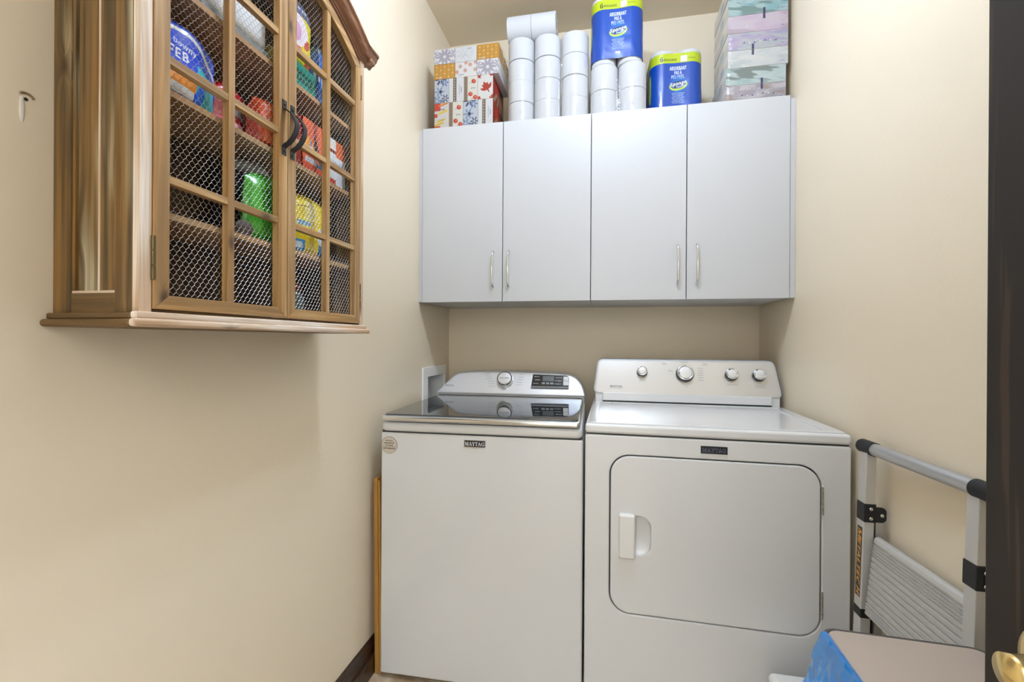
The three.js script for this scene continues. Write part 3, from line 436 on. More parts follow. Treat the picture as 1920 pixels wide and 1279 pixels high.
  P.notes = canvasTex(170, 270, (g) => { g.fillStyle = '#ded8d2'; g.fillRect(0, 0, 170, 270); g.fillStyle = '#d5472f'; g.fillRect(0, 0, 70, 80); g.fillRect(0, 110, 34, 40); g.fillRect(0, 240, 70, 30); for (const [x, y, c] of [[50, 20, '#f08a3c'], [46, 100, '#f0d23a'], [20, 190, '#efcf2e'], [0, 226, '#e8c22c']]) { g.save(); g.translate(x, y); g.rotate(-0.28); g.fillStyle = c; g.fillRect(0, 0, 110, 20); g.fillStyle = '#c46a20'; for (let k = 0; k < 8; k++) g.fillRect(6 + k * 13, 9, 8, 3); g.restore(); } scrib(g, 60, 60, 60, 14, '#5b6878', 12); scrib(g, 50, 170, 60, 14, '#8a94a4', 13); });
  const redSide = std({ roughness: 0.4, map: canvasTex(256, 256, (g) => { g.fillStyle = '#8e1f18'; g.fillRect(0, 0, 256, 256); g.fillStyle = '#c8291c'; g.beginPath(); g.ellipse(100, 80, 50, 70, 0.2, 0, 7); g.fill(); g.fillStyle = '#a08c74'; for (let k = 0; k < 4; k++) { g.save(); g.translate(60 + k * 56, 190); g.rotate(0.5 - k * 0.3); g.fillRect(-14, -70, 28, 150); g.restore(); } g.fillStyle = '#232021'; g.fillRect(150, 0, 106, 70); }) });
  const sideCol = { lilac: 0xd5d3d4, plain: 0xdcdcdc, ochre: 0xb98a3c, dots: 0xdcd6d2, blue: 0x8f9ab0, strip: 0xcfcac4, tulip: 0xb8a890, maple: 0xcfc6bc, notes: 0xb08a74 };
  const say = { lilac: 'lilac petals', plain: 'faint grey leaf outlines', ochre: 'white crosses on ochre', dots: 'small orange blossoms', blue: 'blue and slate petals', strip: 'a brown strip on white', tulip: 'red tulips', maple: 'a red maple leaf', notes: 'red and yellow notebooks' };
  const Z = -1.886, mats = {};
  const tissue = (k, x0, x1, y0, y1, dep, label, redRight) => {
    const side = mats[k] ??= std({ color: sideCol[k], roughness: 0.5 }), front = mats[k + 'f'] ??= std({ map: P[k], color: 0xcfcfcf, roughness: 0.38 });
    lone('tissue_box', new THREE.BoxGeometry(x1 - x0 - 0.0012, y1 - y0 - 0.001, dep).translate(0, (y1 - y0) / 2, -dep / 2), [redRight ? redSide : side, side, side, side, front, side], label, 'tissue box', [(x0 + x1) / 2, y0, Z - (redRight === undefined ? 0 : 0)], 0, 'printed tissue boxes stacked on the left cabinet');
  };
  const c = [-0.7425, -0.6455, -0.549, -0.4515];
  const y = [CT, 2.2335, 2.338, 2.4035, 2.468];
  tissue('notes', c[0] + 0.003, -0.672, y[0], y[1], 0.2, 'bottom-row tissue box end with red and yellow notebooks', false);
  tissue('tulip', -0.672, -0.609, y[0], y[1], 0.2, 'bottom-row tissue box end with red tulips', false);
  tissue('blue', -0.609, -0.542, y[0], y[1], 0.2, 'bottom-row tissue box end with blue and slate petals', false);
  tissue('strip', -0.542, -0.4755, y[0], y[1], 0.2, 'bottom-row white tissue box end with a brown strip', true);
  tissue('blue', c[0] + 0.003, -0.674, y[1], y[2], 0.2, 'second-row tissue box end with blue petals, next to the left wall', false);
  tissue('strip', -0.674, -0.605, y[1], y[2], 0.2, 'second-row white tissue box end with a brown strip', false);
  tissue('tulip', -0.605, -0.5435, y[1], y[2], 0.2, 'second-row tissue box end with red tulips', false);
  tissue('maple', -0.5435, -0.4755, y[1], y[2], 0.2, 'tissue box end with a red maple leaf', true);
  tissue('ochre', c[0], c[1], y[2], y[3], 0.2, 'ochre tissue box with white crosses next to the left wall', false);
  tissue('dots', c[1], c[2], y[2], y[3], 0.2, 'white tissue box with small orange blossoms', false);
  tissue('lilac', c[2], c[3], y[2], y[3], 0.2, 'lilac-petal tissue box above the red maple leaf box', false);
  tissue('lilac', c[0], c[1], y[3], y[4], 0.2, 'lilac-petal tissue box at the top left of the stack', false);
  tissue('plain', c[1], c[2], y[3], y[4], 0.2, 'white tissue box with faint grey outlines in the top row', false);
  tissue('ochre', c[2], c[3], y[3], y[4], 0.2, 'ochre tissue box at the top right of the stack', false);
  // pastel long boxes in shrink wrap on the right
  const pastel = (seed, a, b, d, extra) => std({ color: 0xcdcdcd, roughness: 0.3, map: dataTexPastel(seed, a, b, d, extra) });
  function dataTexPastel(seed, a, b, d, extra) {
    return canvasTex(512, 160, (g) => {
      const im = g.createImageData(512, 160);
      for (let j = 0; j < 160; j++) for (let i = 0; i < 512; i++) { const n = fbm(i / 512 * 5 + j / 400, j / 160 * 3 + i / 300, 64, 64, seed, 4), q = fbm(i / 512 * 3, j / 160 * 4 - i / 200, 64, 64, seed + 9, 3); let cc = mix3(a, b, sstep(0.35, 0.65, n)); cc = mix3(cc, d, sstep(0.5, 0.68, q)); const k = (j * 512 + i) * 4; im.data[k] = cc[0]; im.data[k + 1] = cc[1]; im.data[k + 2] = cc[2]; im.data[k + 3] = 255; }
      g.putImageData(im, 0, 0); extra?.(g);
    });
  }
  const tab = (x, top) => (g) => { g.fillStyle = '#2e2a6a'; g.fillRect(x, top ? 0 : 110, 20, top ? 50 : 50); };
  const logo = (g) => { g.strokeStyle = '#d8dcf0'; g.lineWidth = 4; g.beginPath(); g.ellipse(468, 128, 26, 11, -0.1, 0, 7); g.stroke(); scrib(g, 452, 124, 32, 8, '#7d83b4', 17); };
  const beads = (g) => { const cs = ['#e2d27a', '#7fb0c8', '#3a3a8c', '#c87a9a', '#8fb49a', '#f0f0f0']; for (let k = 0; k < 22; k++) { g.fillStyle = cs[k % 6]; g.beginPath(); g.arc(110 + k * 15, 96 + 6 * Math.sin(k * 1.7), 4 + 3 * ((k * 7) % 3) / 2, 0, 7); g.fill(); } };
  const kinds = [
    [141, [176, 168, 176], [214, 206, 212], [170, 150, 140], (g) => { beads(g); tab(300, true)(g); logo(g); }, 'grey-pink wrapped tissue box at the bottom right of the cabinet top'],
    [142, [206, 222, 220], [176, 202, 200], [132, 146, 142], tab(300, false), 'pale green-grey wrapped tissue box, second from the bottom at right'],
    [143, [226, 229, 227], [208, 214, 212], [232, 232, 228], (g) => { tab(205, true)(g); logo(g); }, 'plain white-textured wrapped tissue box under the lilac one'],
    [144, [182, 174, 206], [206, 190, 214], [200, 204, 206], (g) => { beads(g); tab(205, false)(g); logo(g); }, 'lilac wrapped tissue box with a row of coloured dots'],
    [145, [220, 196, 216], [222, 208, 218], [198, 178, 190], (g) => { tab(300, true)(g); logo(g); }, 'pale pink wrapped tissue box under the teal one'],
    [146, [150, 196, 202], [190, 214, 212], [128, 160, 156], (g) => { tab(300, false)(g); logo(g); }, 'teal wrapped tissue box near the top of the right stack'],
    [147, [40, 80, 160], [120, 170, 200], [150, 190, 200], logo, 'blue wrapped tissue box at the top of the right stack'],
  ];
  const sidePrint = (edge) => std({ roughness: 0.35, map: canvasTex(256, 160, (g) => { g.fillStyle = '#cfc6b8'; g.fillRect(0, 0, 256, 160); g.fillStyle = '#dcd8d0'; g.fillRect(0, 0, 256, 70); g.fillStyle = '#a9b4b6'; g.fillRect(120, 40, 60, 80); if (edge) { g.fillStyle = '#25275e'; g.fillRect(0, 146, 256, 14); } }) });
  const sidePlain = sidePrint(false), sideEdge = sidePrint(true);
  const bh = 0.0672;
  kinds.forEach(([s, a, b, d, e, label], i) => {
    const f = pastel(s, a, b, d, e), x = i < 2 ? 0.4515 + 0.1062 : 0.4585 + 0.1062, y0 = CT + 0.001 + i * bh;
    lone('tissue_box', new THREE.BoxGeometry(0.2115, bh - 0.0012, 0.23).translate(0, bh / 2, -0.115), Array.from({ length: 6 }, (_, k) => k === 4 ? f : i === 4 || i === 6 ? sideEdge : sidePlain), label, 'tissue box', [x, y0, -1.9], 0, 'pastel tissue boxes stacked on the right cabinet');
  });
  // clear shrink wrap, drawn tight across the front of each pair and folded at the edges
  const sheet = (w, h, seed, amp) => {
    const g = new THREE.PlaneGeometry(w, h, 60, 36), p = g.attributes.position;
    for (let i = 0; i < p.count; i++) { const x = p.getX(i), y = p.getY(i), e = Math.min(1, (w / 2 - Math.abs(x)) / 0.012, (h / 2 - Math.abs(y)) / 0.012 + 0.3); p.setZ(i, amp * (fbm(x * 70 + y * 30 + 20, y * 60 + 20, 512, 512, seed, 3) + 0.8 * Math.abs(fbm(x * 34 + 40, y * 150 + x * 60 + 40, 512, 512, seed + 5, 2) - 0.5)) * Math.max(0.25, e)); }
    g.computeVertexNormals(); return g;
  };
  [['lowest', 0], ['second', 2], ['third', 4]].forEach(([n, i]) => lone('plastic_wrap', sheet(0.214, bh * 2 - 0.002, 60 + i, 0.0075), M.film, `clear plastic wrap across the front of the ${n} pair of pastel tissue boxes`, 'wrap', [i < 2 ? 0.5577 : 0.5647, CT + 0.001 + (i + 1) * bh, -1.8985], 0, 'clear wraps of the pastel tissue boxes'));
  lone('plastic_wrap', sheet(0.19, 0.13, 71, 0.012), M.film, 'clear plastic wrap bulging beside the lilac and ochre tissue boxes', 'wrap', [-0.4495, 2.404, -1.985], Math.PI / 2);
}
{ // toilet paper
  const rollGeo = (r, h) => lathe([[0.021, 0.002], [0.023, 0], [r - 0.0025, 0], [r - 0.0007, 0.0007], [r, 0.0025], [r, h - 0.0025], [r - 0.0007, h - 0.0007], [r - 0.0025, h], [0.023, h], [0.021, h - 0.002], [0.021, 0.002]], 40);
  const coreGeo = (h) => lathe([[0.0195, 0.001], [0.021, 0.001], [0.021, h - 0.001], [0.0195, h - 0.001], [0.0195, 0.001]], 24);
  const make = (r, h, label) => { const t = thing('toilet_roll', label, 'toilet roll', [0, 0, 0], 0, 'white toilet rolls on the cabinets'); part('paper', rollGeo(r, h), M.paper, t); part('core', coreGeo(h), M.core, t); return t; };
  const lvl = ['bottom', 'second', 'third', 'top'], col = ['left', 'middle', 'right'];
  const xs = [-0.3635, -0.2493, -0.1335], r = 0.0566, h = 0.09;
  let first = null;
  for (let i = 0; i < 3; i++) for (let k = 0; k < 4; k++) {
    const label = `${lvl[k]} white toilet roll in the ${col[i]} one of the three tall columns`, p = [xs[i] + 0.0004 * Math.sin(i * 3 + k * 2), CT + 0.001 + k * h, -1.949 + 0.002 * Math.sin(i + k * 2.4)];
    if (!first) { first = make(r, h - 0.0008, label); first.position.set(...p); } else dup(first, p, 0, label);
  }
  // two rolls lying on their sides on top of the left columns
  for (const [x, lab] of [[-0.3685, 'left one of two white toilet rolls lying on the columns'], [-0.264, 'right one of two white toilet rolls lying on the columns']]) {
    const t = make(0.0585, 0.104, lab); t.position.set(x + 0.052, CT + 0.362 + 0.0585, -1.95); t.rotation.set(0, 0, Math.PI / 2);
  }
  // lower pair of columns under the tall towel pack, and a second row behind them
  let f2 = null; const side = ['left', 'right'], hh = 0.103, r2 = 0.0564;
  for (let row = 0; row < 2; row++) for (let i = 0; i < 2; i++) for (let k = 0; k < 2; k++) {
    const label = `${['lower', 'upper'][k]} white toilet roll of the ${side[i]} low column, ${['front', 'back'][row]} row, under the towel pack`, p = [-0.012 + i * 0.1135, CT + 0.001 + k * hh, -1.948 - row * 0.115];
    if (!f2) { f2 = make(r2, hh - 0.0008, label); f2.position.set(...p); } else dup(f2, p, 0, label);
  }
}
{ // clear film over the fronts of the toilet roll columns
  const wavy = (xs, r, h, seed) => {
    const x0 = xs[0] - r * 0.92, x1 = xs[xs.length - 1] + r * 0.92, nx = 110, ny = 60, g = new THREE.PlaneGeometry(x1 - x0, h, nx, ny), p = g.attributes.position, cx = (x0 + x1) / 2;
    for (let i = 0; i < p.count; i++) {
      const x = p.getX(i) + cx, y = p.getY(i) + h / 2; let z = -1; for (const c of xs) { const d = Math.abs(x - c); if (d < r) z = Math.max(z, Math.sqrt(r * r - d * d)); }
      z = Math.max(z, r * 0.52) + 0.0012; const fold = Math.abs(fbm(x * 26 + y * 14 + 30, y * 60 - x * 20 + 30, 512, 512, seed, 2) - 0.5);
      p.setXYZ(i, x, y, z + 0.0045 * fold);
    }
    g.computeVertexNormals(); return g;
  };
  lone('plastic_wrap', wavy([-0.3635, -0.2493, -0.1335], 0.0566, 0.235, 81), M.film, 'clear plastic wrap in front of the three tall toilet roll columns', 'wrap', [0, CT + 0.002, -1.9455]);
  lone('plastic_wrap', wavy([-0.012, 0.1015], 0.0564, 0.15, 82), M.film, 'clear plastic wrap in front of the two low toilet roll columns', 'wrap', [0, CT + 0.002, -1.945]);
}
{ // printed packs of paper towels: six rolls in a film
  const print = canvasTex(2048, 512, (g) => {
    g.fillStyle = '#004ab4'; g.fillRect(0, 0, 2048, 512);
    g.fillStyle = '#c6d81e'; g.fillRect(0, 0, 2048, 84);
    g.fillStyle = '#b4d63a'; for (const x of [30, 640, 1350, 2040]) { g.beginPath(); g.ellipse(x, 270, 22, 130, 0, 0, 7); g.fill(); }
    for (const c of [292]) {                   // the front
      txt(g, '6', c - 137, 50, 'bold 58px sans-serif', '#2a3a28'); g.save(); g.translate(c - 62, 54); g.scale(0.8, 1); txt(g, 'ROULEAUX', 0, 0, 'bold 27px sans-serif', '#2a3a28'); g.restore();
      g.fillStyle = '#f4f4ea'; g.fillRect(c + 26, 24, 54, 52); g.fillStyle = '#d8dccf'; g.fillRect(c + 52, 26, 3, 48); scrib(g, c + 92, 46, 66, 9, '#6a7a30', 81);
      for (const [t2, y, f] of [['ABSORBANT', 131, 44], ['PAS À', 170, 42], ['PEU PRÈS.', 207, 44]]) { g.save(); g.translate(c + 4, y); g.scale(0.56, 1); txt(g, t2, 0, 0, `bold ${f}px sans-serif`, '#f4f7fb'); g.restore(); }
      const gr = g.createRadialGradient(c + 8, 280, 20, c + 8, 280, 105); gr.addColorStop(0, '#1ea4e0'); gr.addColorStop(1, 'rgba(20,80,180,0)'); g.fillStyle = gr; g.fillRect(c - 100, 180, 220, 210);
      g.save(); g.translate(c + 6, 276); g.rotate(-0.16); g.fillStyle = '#c4de4a'; g.beginPath(); g.ellipse(0, 7, 78, 42, 0, 0, 7); g.fill(); g.fillStyle = '#17407e'; g.beginPath(); g.ellipse(2, -2, 68, 34, 0, 0, 7); g.fill(); txt(g, 'Sponge', 0, -11, 'italic bold 41px sans-serif', '#ffffff'); txt(g, 'Towels', 18, 19, 'italic bold 25px sans-serif', '#dfeaf6'); g.restore();
      for (let k = 0; k < 8; k++) scrib(g, c - 52 + (k % 3) * 6, 345 + k * 12, 112 - (k % 3) * 12, 6, '#cfdcf2', 90 + k);
      g.fillStyle = '#e8eef6'; g.fillRect(c - 16, 456, 40, 16);
    }
  });
  const filmMat = phy({ map: print, color: 0xdedede, roughness: 0.34, clearcoat: 0.35, clearcoatRoughness: 0.08, side: THREE.DoubleSide });
  const RR = 0.0512, pitch = 0.1035, H2 = 0.279;
  const rollG = lathe([[0.02, 0.002], [0.022, 0], [RR - 0.008, 0], [RR - 0.002, 0.002], [RR, 0.009], [RR, H2 - 0.009], [RR - 0.002, H2 - 0.002], [RR - 0.008, H2], [0.022, H2], [0.02, H2 - 0.002], [0.02, 0.002]], 36);
  const pack = (label, pos, turn, seed) => {
    const t = thing('paper_towel_pack', label, 'paper towels', pos, turn, 'blue packs of paper towels');
    for (let i = 0; i < 2; i++) for (let k = 0; k < 3; k++) part('towel_roll', rollG, M.paper, t).position.set((i - 0.5) * pitch, 0, -RR - 0.001 - k * pitch);
    // film: loop around the six rolls, starting at the left of the front
    const loop = [], hw = pitch / 2, R = RR + 0.0012, zf = -RR - 0.001, zb = zf - 2 * pitch, dent = 0.004;
    const arcTo = (cx, cz, a0, a1) => { for (let k = 0; k <= 14; k++) { const a = mix(a0, a1, k / 14); loop.push([cx + R * Math.sin(a), cz + R * Math.cos(a)]); } };
    arcTo(-hw, zf, -Math.PI / 2, 0); for (let k = 1; k < 12; k++) { const u = k / 12; loop.push([mix(-hw, hw, u), zf + R - dent * Math.sin(Math.PI * u)]); } arcTo(hw, zf, 0, Math.PI / 2);
    for (let k = 1; k < 8; k++) loop.push([hw + R, mix(zf, zb, k / 8)]); arcTo(hw, zb, Math.PI / 2, Math.PI); arcTo(-hw, zb, Math.PI, Math.PI * 1.5);
    for (let k = 1; k <= 8; k++) loop.push([-hw - R, mix(zb, zf, k / 8)]);
    let len = [0]; for (let i = 1; i < loop.length; i++) len.push(len[i - 1] + Math.hypot(loop[i][0] - loop[i - 1][0], loop[i][1] - loop[i - 1][1]));
    const L = len[len.length - 1], nv = 24, pos2 = [], uv = [], idx = [], y0 = 0.02, y1 = 0.262, n = loop.length;
    for (let j = 0; j <= nv; j++) for (let i = 0; i < n; i++) { const v = j / nv, a = loop[i], b = loop[(i + 1) % n], c2 = loop[(i + n - 1) % n], tx = b[0] - c2[0], tz = b[1] - c2[1], l = Math.hypot(tx, tz) || 1; const w = 0.0035 * (fbm(i / 3 + seed, j / 3, 512, 512, seed, 3)) * sstep(0.9, 0.2, v); pos2.push(a[0] - tz / l * w * -1 * -1, mix(y0, y1, v), a[1] + tx / l * w); uv.push(len[i] / L, v); }
    for (let j = 0; j < nv; j++) for (let i = 0; i + 1 < n; i++) { const a = j * n + i, b = a + 1, c2 = a + n, e = c2 + 1; idx.push(a, b, c2, b, e, c2); }
    const g = new THREE.BufferGeometry(); g.setAttribute('position', new THREE.Float32BufferAttribute(pos2, 3)); g.setAttribute('uv', new THREE.Float32BufferAttribute(uv, 2)); g.setIndex(idx); g.computeVertexNormals();
    part('printed_film', g, filmMat, t);
    return t;
  };
  pack('taller-placed blue paper towel pack standing on the low toilet roll columns', [0.0385, CT + 0.001 + 0.206, -1.895], 0, 5);
  pack('blue paper towel pack standing directly on the right cabinet', [0.282, CT + 0.001, -1.968], 0.05, 9);
}

// ------------------------------------------------------------------ laundry valve box in the left wall
{
  const t = thing('valve_box', 'white recessed laundry valve box in the left wall behind the washer', 'valve box', [XL, 0.9, -2.07]);
  const s = rrect(1.9187, 0.875, 2.2155, 1.0745, 0.004), h = new THREE.Path(); rrect(1.9735, 0.902, 2.1945, 1.0305, 0.003, h); s.holes.push(h);
  wpart('frame', exX(s, 0.008, XL + 0.0002, 0.0015), std({ color: 0xf7f7f5, roughness: 0.4 }), t);
  wpart('tray', merge([bx(XL - 0.072, XL - 0.068, 0.9005, 1.0315, -2.1955, -1.9725), bx(XL - 0.068, XL, 0.9005, 0.9025, -2.1955, -1.9725), bx(XL - 0.068, XL, 1.0295, 1.0315, -2.1955, -1.9725), bx(XL - 0.068, XL, 0.9025, 1.0295, -1.9745, -1.9725), bx(XL - 0.068, XL, 0.9025, 1.0295, -2.1955, -2.1935)]), M.whitePlastic, t);
}
// board standing between the washer and the wall
{
  const g = uvm(merge([bx(-0.012, 0.003, 0, 0.677, -0.42, 0, 0.0015), bx(0.0038, 0.012, 0, 0.672, -0.42, -0.001, 0.0012)]), 'y');
  const b = lone('wooden_board', g, M.boardWood, 'yellow pine board standing between the washing machine and the left wall', 'board', [-0.7685, FL + 0.001, -1.4585], 0.03); b.rotation.z = 0.0125;
}

// ------------------------------------------------------------------ washing machine
{
  const WX = -0.411, t = thing('washing_machine', 'white top-loading washing machine with a tinted glass lid and silver console', 'washing machine', [WX, 0, -1.4555], 0.03);
  const hw = 0.3435;
  part('cabinet', bx(-hw, hw, 0.054, 0.884, -0.69, 0, 0.007, 3), M.enamel, t);
  for (const [x, z] of [[-0.29, -0.06], [0.29, -0.06], [-0.29, -0.63], [0.29, -0.63]]) part('foot', lathe([[0, FL], [0.022, FL], [0.022, FL + 0.008], [0.012, FL + 0.012], [0.012, FL + 0.03], [0, FL + 0.03]], 16).translate(x, 0, z), M.black, t);
  part('seam', bx(-hw + 0.004, hw - 0.004, 0.88, 0.89, -0.68, -0.003), M.gap, t);
  // rolled top with the tub opening
  { const s = rrect(-hw + 0.001, -0.0045, hw - 0.001, 0.69, 0.02), h = new THREE.Path(); rrect(-0.265, 0.07, 0.265, 0.53, 0.1, h); s.holes.push(h); part('top_deck', ext(s, 0.032, 0.012, 5, 10).rotateX(-Math.PI / 2).translate(0, 0.887, 0), M.enamel, t); }
  part('drum', lathe([[0.2, 0.3], [0.24, 0.32], [0.25, 0.84], [0.262, 0.885], [0.258, 0.885], [0.245, 0.84], [0.235, 0.33], [0, 0.31]], 40).translate(0, 0, -0.3).scale(1, 1, 0.85), M.chrome, t);
    // lid: chrome-edged tinted glass
  const lid = new THREE.Group(); lid.name = 'lid'; t.add(lid);
  const lx0 = -0.335, lx1 = 0.33, z0 = -0.597, z1 = 0.012;
  const flat = (s, th, bev, y) => ext(s, th, bev, 3, 10).rotateX(-Math.PI / 2).translate(0, y, 0);
  const L = (x0, x1, a, b, r) => rrect(x0, -b, x1, -a, r);       // shape in (x, -z)
  { const s = L(lx0, lx1, z0, z1, 0.022), h = new THREE.Path(); rrect(lx0 + 0.085, -(z1 - 0.068), lx1 - 0.06, -(z0 + 0.05), 0.02, h); s.holes.push(h); part('lid_frame', flat(s, 0.012, 0.003, 0.9315), std({ color: 0x85878a, roughness: 0.35 }), lid); }
  part('chrome_edge', merge([bx(lx0 - 0.001, lx1 + 0.001, 0.9235, 0.9425, z1 - 0.016, z1 + 0.003, 0.008, 4), bx(lx1 - 0.011, lx1 + 0.003, 0.9255, 0.944, z0 + 0.01, z1, 0.006, 3), bx(lx0 - 0.003, lx0 + 0.01, 0.9255, 0.944, z0 + 0.01, z1, 0.006, 3)]), M.chrome, lid);
  part('lid_glass', flat(L(lx0 + 0.003, lx1 - 0.003, z0 + 0.002, z1 - 0.009, 0.02), 0.0035, 0.0012, 0.9437), phy({ color: 0x9fa3a6, transmission: 0.85, thickness: 0, roughness: 0.03, ior: 1.52, clearcoat: 1, clearcoatRoughness: 0.02 }), lid);
  // console: rounded silver housing leaning back
  const ol = [[-0.348, 0], [-0.348, 0.004], [-0.33, 0.026], [-0.305, 0.056], [-0.285, 0.077], [-0.265, 0.09], [-0.24, 0.097], [-0.18, 0.103], [-0.06, 0.1065], [0.06, 0.1065], [0.18, 0.103], [0.25, 0.099], [0.285, 0.09], [0.312, 0.07], [0.331, 0.042], [0.341, 0.012], [0.342, 0]];
  const zc = -0.585, lean = 0.55, sh = new THREE.Shape(); sh.moveTo(...ol[0]); sh.splineThru(ol.slice(1, -1).map(([x, y]) => new THREE.Vector2(x, y))); sh.lineTo(...ol[ol.length - 1]); sh.closePath();
  const lm = new THREE.Matrix4().makeTranslation(0, 0.951, zc).multiply(new THREE.Matrix4().set(1, 0, 0, 0, 0, 1, 0, 0, 0, -lean, 1, 0, 0, 0, 0, 1));
  part('console', uvm(ext(sh, 0.085, 0.008, 4, 8).translate(0, 0, -0.085).applyMatrix4(lm), 'x', false), M.silver, t);
  part('console_base', bx(-0.338, 0.338, 0.905, 0.955, -0.688, zc - 0.01, 0.006), M.enamel, t);
  const ang = Math.atan(lean), face = (x, y, off = 0) => { const o = new THREE.Group(); o.position.set(x, 0.951 + y + off * Math.sin(ang), zc - lean * y + off * Math.cos(ang)); o.rotation.x = -ang; return o; };
  const onFace = (name, geo, m, x, y, off) => { const o = part(name, geo, m, t); const f = face(x, y, off); o.position.copy(f.position); o.rotation.copy(f.rotation); return o; };
  const fl = 1 / Math.cos(ang);
  // knob with a brushed cap and a dark ring
  const kx = -0.027, ky = 0.07;
  onFace('knob', merge([lathe([[0, 0], [0.037, 0], [0.0385, 0.003], [0.036, 0.022], [0.034, 0.026], [0.0315, 0.0265], [0, 0.0265]], 44).rotateX(Math.PI / 2)]), M.chrome, kx, ky - 0.007, 0);
  onFace('knob_ring', new THREE.TorusGeometry(0.0318, 0.0012, 8, 44).translate(0, 0, 0.0265), M.black, kx, ky - 0.007, 0);
  onFace('knob_cap', lathe([[0, 0.0285], [0.029, 0.028], [0.031, 0.0265], [0, 0.0255]], 44).rotateX(Math.PI / 2), std({ metalness: 0.7, roughness: 0.3, map: canvasTex(256, 256, (g) => { g.fillStyle = '#d6d6d8'; g.fillRect(0, 0, 256, 256); }) }), kx, ky - 0.007, 0);
  const label = (w, h, px, py, draw, bg) => { const c = canvasTex(px, py, (g) => { g.fillStyle = bg; g.fillRect(0, 0, px, py); draw(g, px, py); }); return [new THREE.BoxGeometry(w, h, 0.0006), std({ map: c, metalness: 0.35, roughness: 0.38 })]; };
  onFace('printed_label', ...label(0.05, 0.009, 256, 46, (g) => txt(g, 'EXTRA POWER', 128, 24, 'bold 34px sans-serif', '#3a3c42'), '#d6d6d8'), kx, ky - 0.007, 0.0286);
  onFace('printed_label', ...label(0.052, 0.012, 256, 60, (g) => txt(g, 'MAYTAG', 128, 32, 'bold 46px serif', '#3f4146'), '#d3d4d6'), -0.292 + 0.0, 0.036, 0.0003);
  for (let k = 0; k < 6; k++) onFace('printed_label', ...label(0.034, 0.004, 128, 16, (g) => scrib(g, 4, 3, 118, 9, '#8b8d92', 200 + k), '#d3d4d6'), -0.1 - 0.006 * (5 - k) * (k > 2 ? 0.5 : 1) + 0.014, 0.093 - k * 0.0115, 0.0003);
  for (let k = 0; k < 5; k++) onFace('printed_label', ...label(0.026, 0.004, 128, 20, (g) => scrib(g, 4, 4, 118, 10, '#8b8d92', 220 + k), '#d3d4d6'), 0.05 - k * 0.003, 0.091 - k * 0.0115, 0.0003);
  // display
  { const s = new THREE.Shape(); s.moveTo(-0.086, -0.034); s.lineTo(0.086, -0.034); s.lineTo(0.086, 0.016); s.quadraticCurveTo(0.086, 0.03, 0.07, 0.031); s.lineTo(-0.08, 0.034); s.closePath();
    const dx = 0.182, dy = 0.061;
    onFace('display_panel', ext(s, 0.006, 0.001), M.blackGloss, dx, dy, 0);
    onFace('display_sill', bx(-0.086, 0.086, -0.034, -0.0255, 0.002, 0.0075, 0.001), std({ color: 0x77797c, roughness: 0.4 }), dx, dy, 0);
    onFace('screen', bx(-0.034, 0.018, 0.0, 0.026, 0.0055, 0.0066), std({ color: 0x5c6266, roughness: 0.2 }), dx, dy, 0);
    for (let k = 0; k < 3; k++) onFace('button', bx(-0.0375 + k * 0.0195, -0.0225 + k * 0.0195, -0.0155, -0.006, 0.0055, 0.0072, 0.001), std({ color: 0x8e9196, roughness: 0.4 }), dx, dy, 0);
    onFace('button', bx(0.0605, 0.084, 0.0035, 0.024, 0.0055, 0.0075, 0.001), M.whitePlastic, dx, dy, 0);
    onFace('button', bx(0.0605, 0.084, -0.0195, 0.0025, 0.0055, 0.0075, 0.001), M.whitePlastic, dx, dy, 0);
    const lab = (x, y, w, sd) => onFace('printed_label', bx(x - w / 2, x + w / 2, y - 0.0025, y + 0.0025, 0.0058, 0.0063), std({ roughness: 0.4, map: canvasTex(64, 16, (g) => { g.fillStyle = '#1b1c20'; g.fillRect(0, 0, 64, 16); scrib(g, 2, 3, 60, 10, '#d8dade', sd); }) }), dx, dy, 0);
    lab(-0.061, 0.022, 0.024, 301); lab(-0.058, 0.006, 0.026, 302); lab(-0.064, -0.012, 0.026, 303); lab(0.04, 0.018, 0.03, 304); lab(0.038, 0.003, 0.032, 305); lab(0.036, -0.013, 0.034, 306);
  }
  // badge and service sticker on the front
  const badge = (p, x, y) => {
    const s = poly([[-0.037, -0.012], [0, -0.0155], [0.037, -0.012], [0.037, 0.0115], [-0.037, 0.0115]]);
    const b = part('badge', ext(s, 0.004, 0.0008).translate(x, y, 0), M.chrome, p);
    part('badge_face', bx(x - 0.0345, x + 0.0345, y - 0.0105, y + 0.0098, 0.0036, 0.0046), std({ roughness: 0.3, map: canvasTex(512, 150, (g) => { g.fillStyle = '#14161c'; g.fillRect(0, 0, 512, 150); g.save(); g.translate(256, 80); g.scale(0.86, 1); txt(g, 'MAYTAG', 0, 0, 'bold 126px serif', '#e4e6ea'); g.restore(); }) }), b);
  };
  badge(t, -0.0115, 0.858);
  part('sticker', cyl([-0.313, 0.8395, -0.0005], [-0.313, 0.8395, 0.0006], 0.0292, 40), M.black, t);
  part('sticker_print', new THREE.CircleGeometry(0.0283, 40).translate(-0.313, 0.8395, 0.0009), std({ roughness: 0.4, metalness: 0.2, map: canvasTex(256, 256, (g) => { g.fillStyle = '#cfc5b8'; g.fillRect(0, 0, 256, 256); scrib(g, 70, 50, 116, 17, '#4a443e', 401); scrib(g, 44, 86, 168, 19, '#4a443e', 402); scrib(g, 70, 122, 116, 19, '#4a443e', 403); g.fillStyle = '#5a544e'; g.fillRect(20, 152, 216, 4); scrib(g, 34, 168, 190, 22, '#3c3732', 404); }) }), t);
}

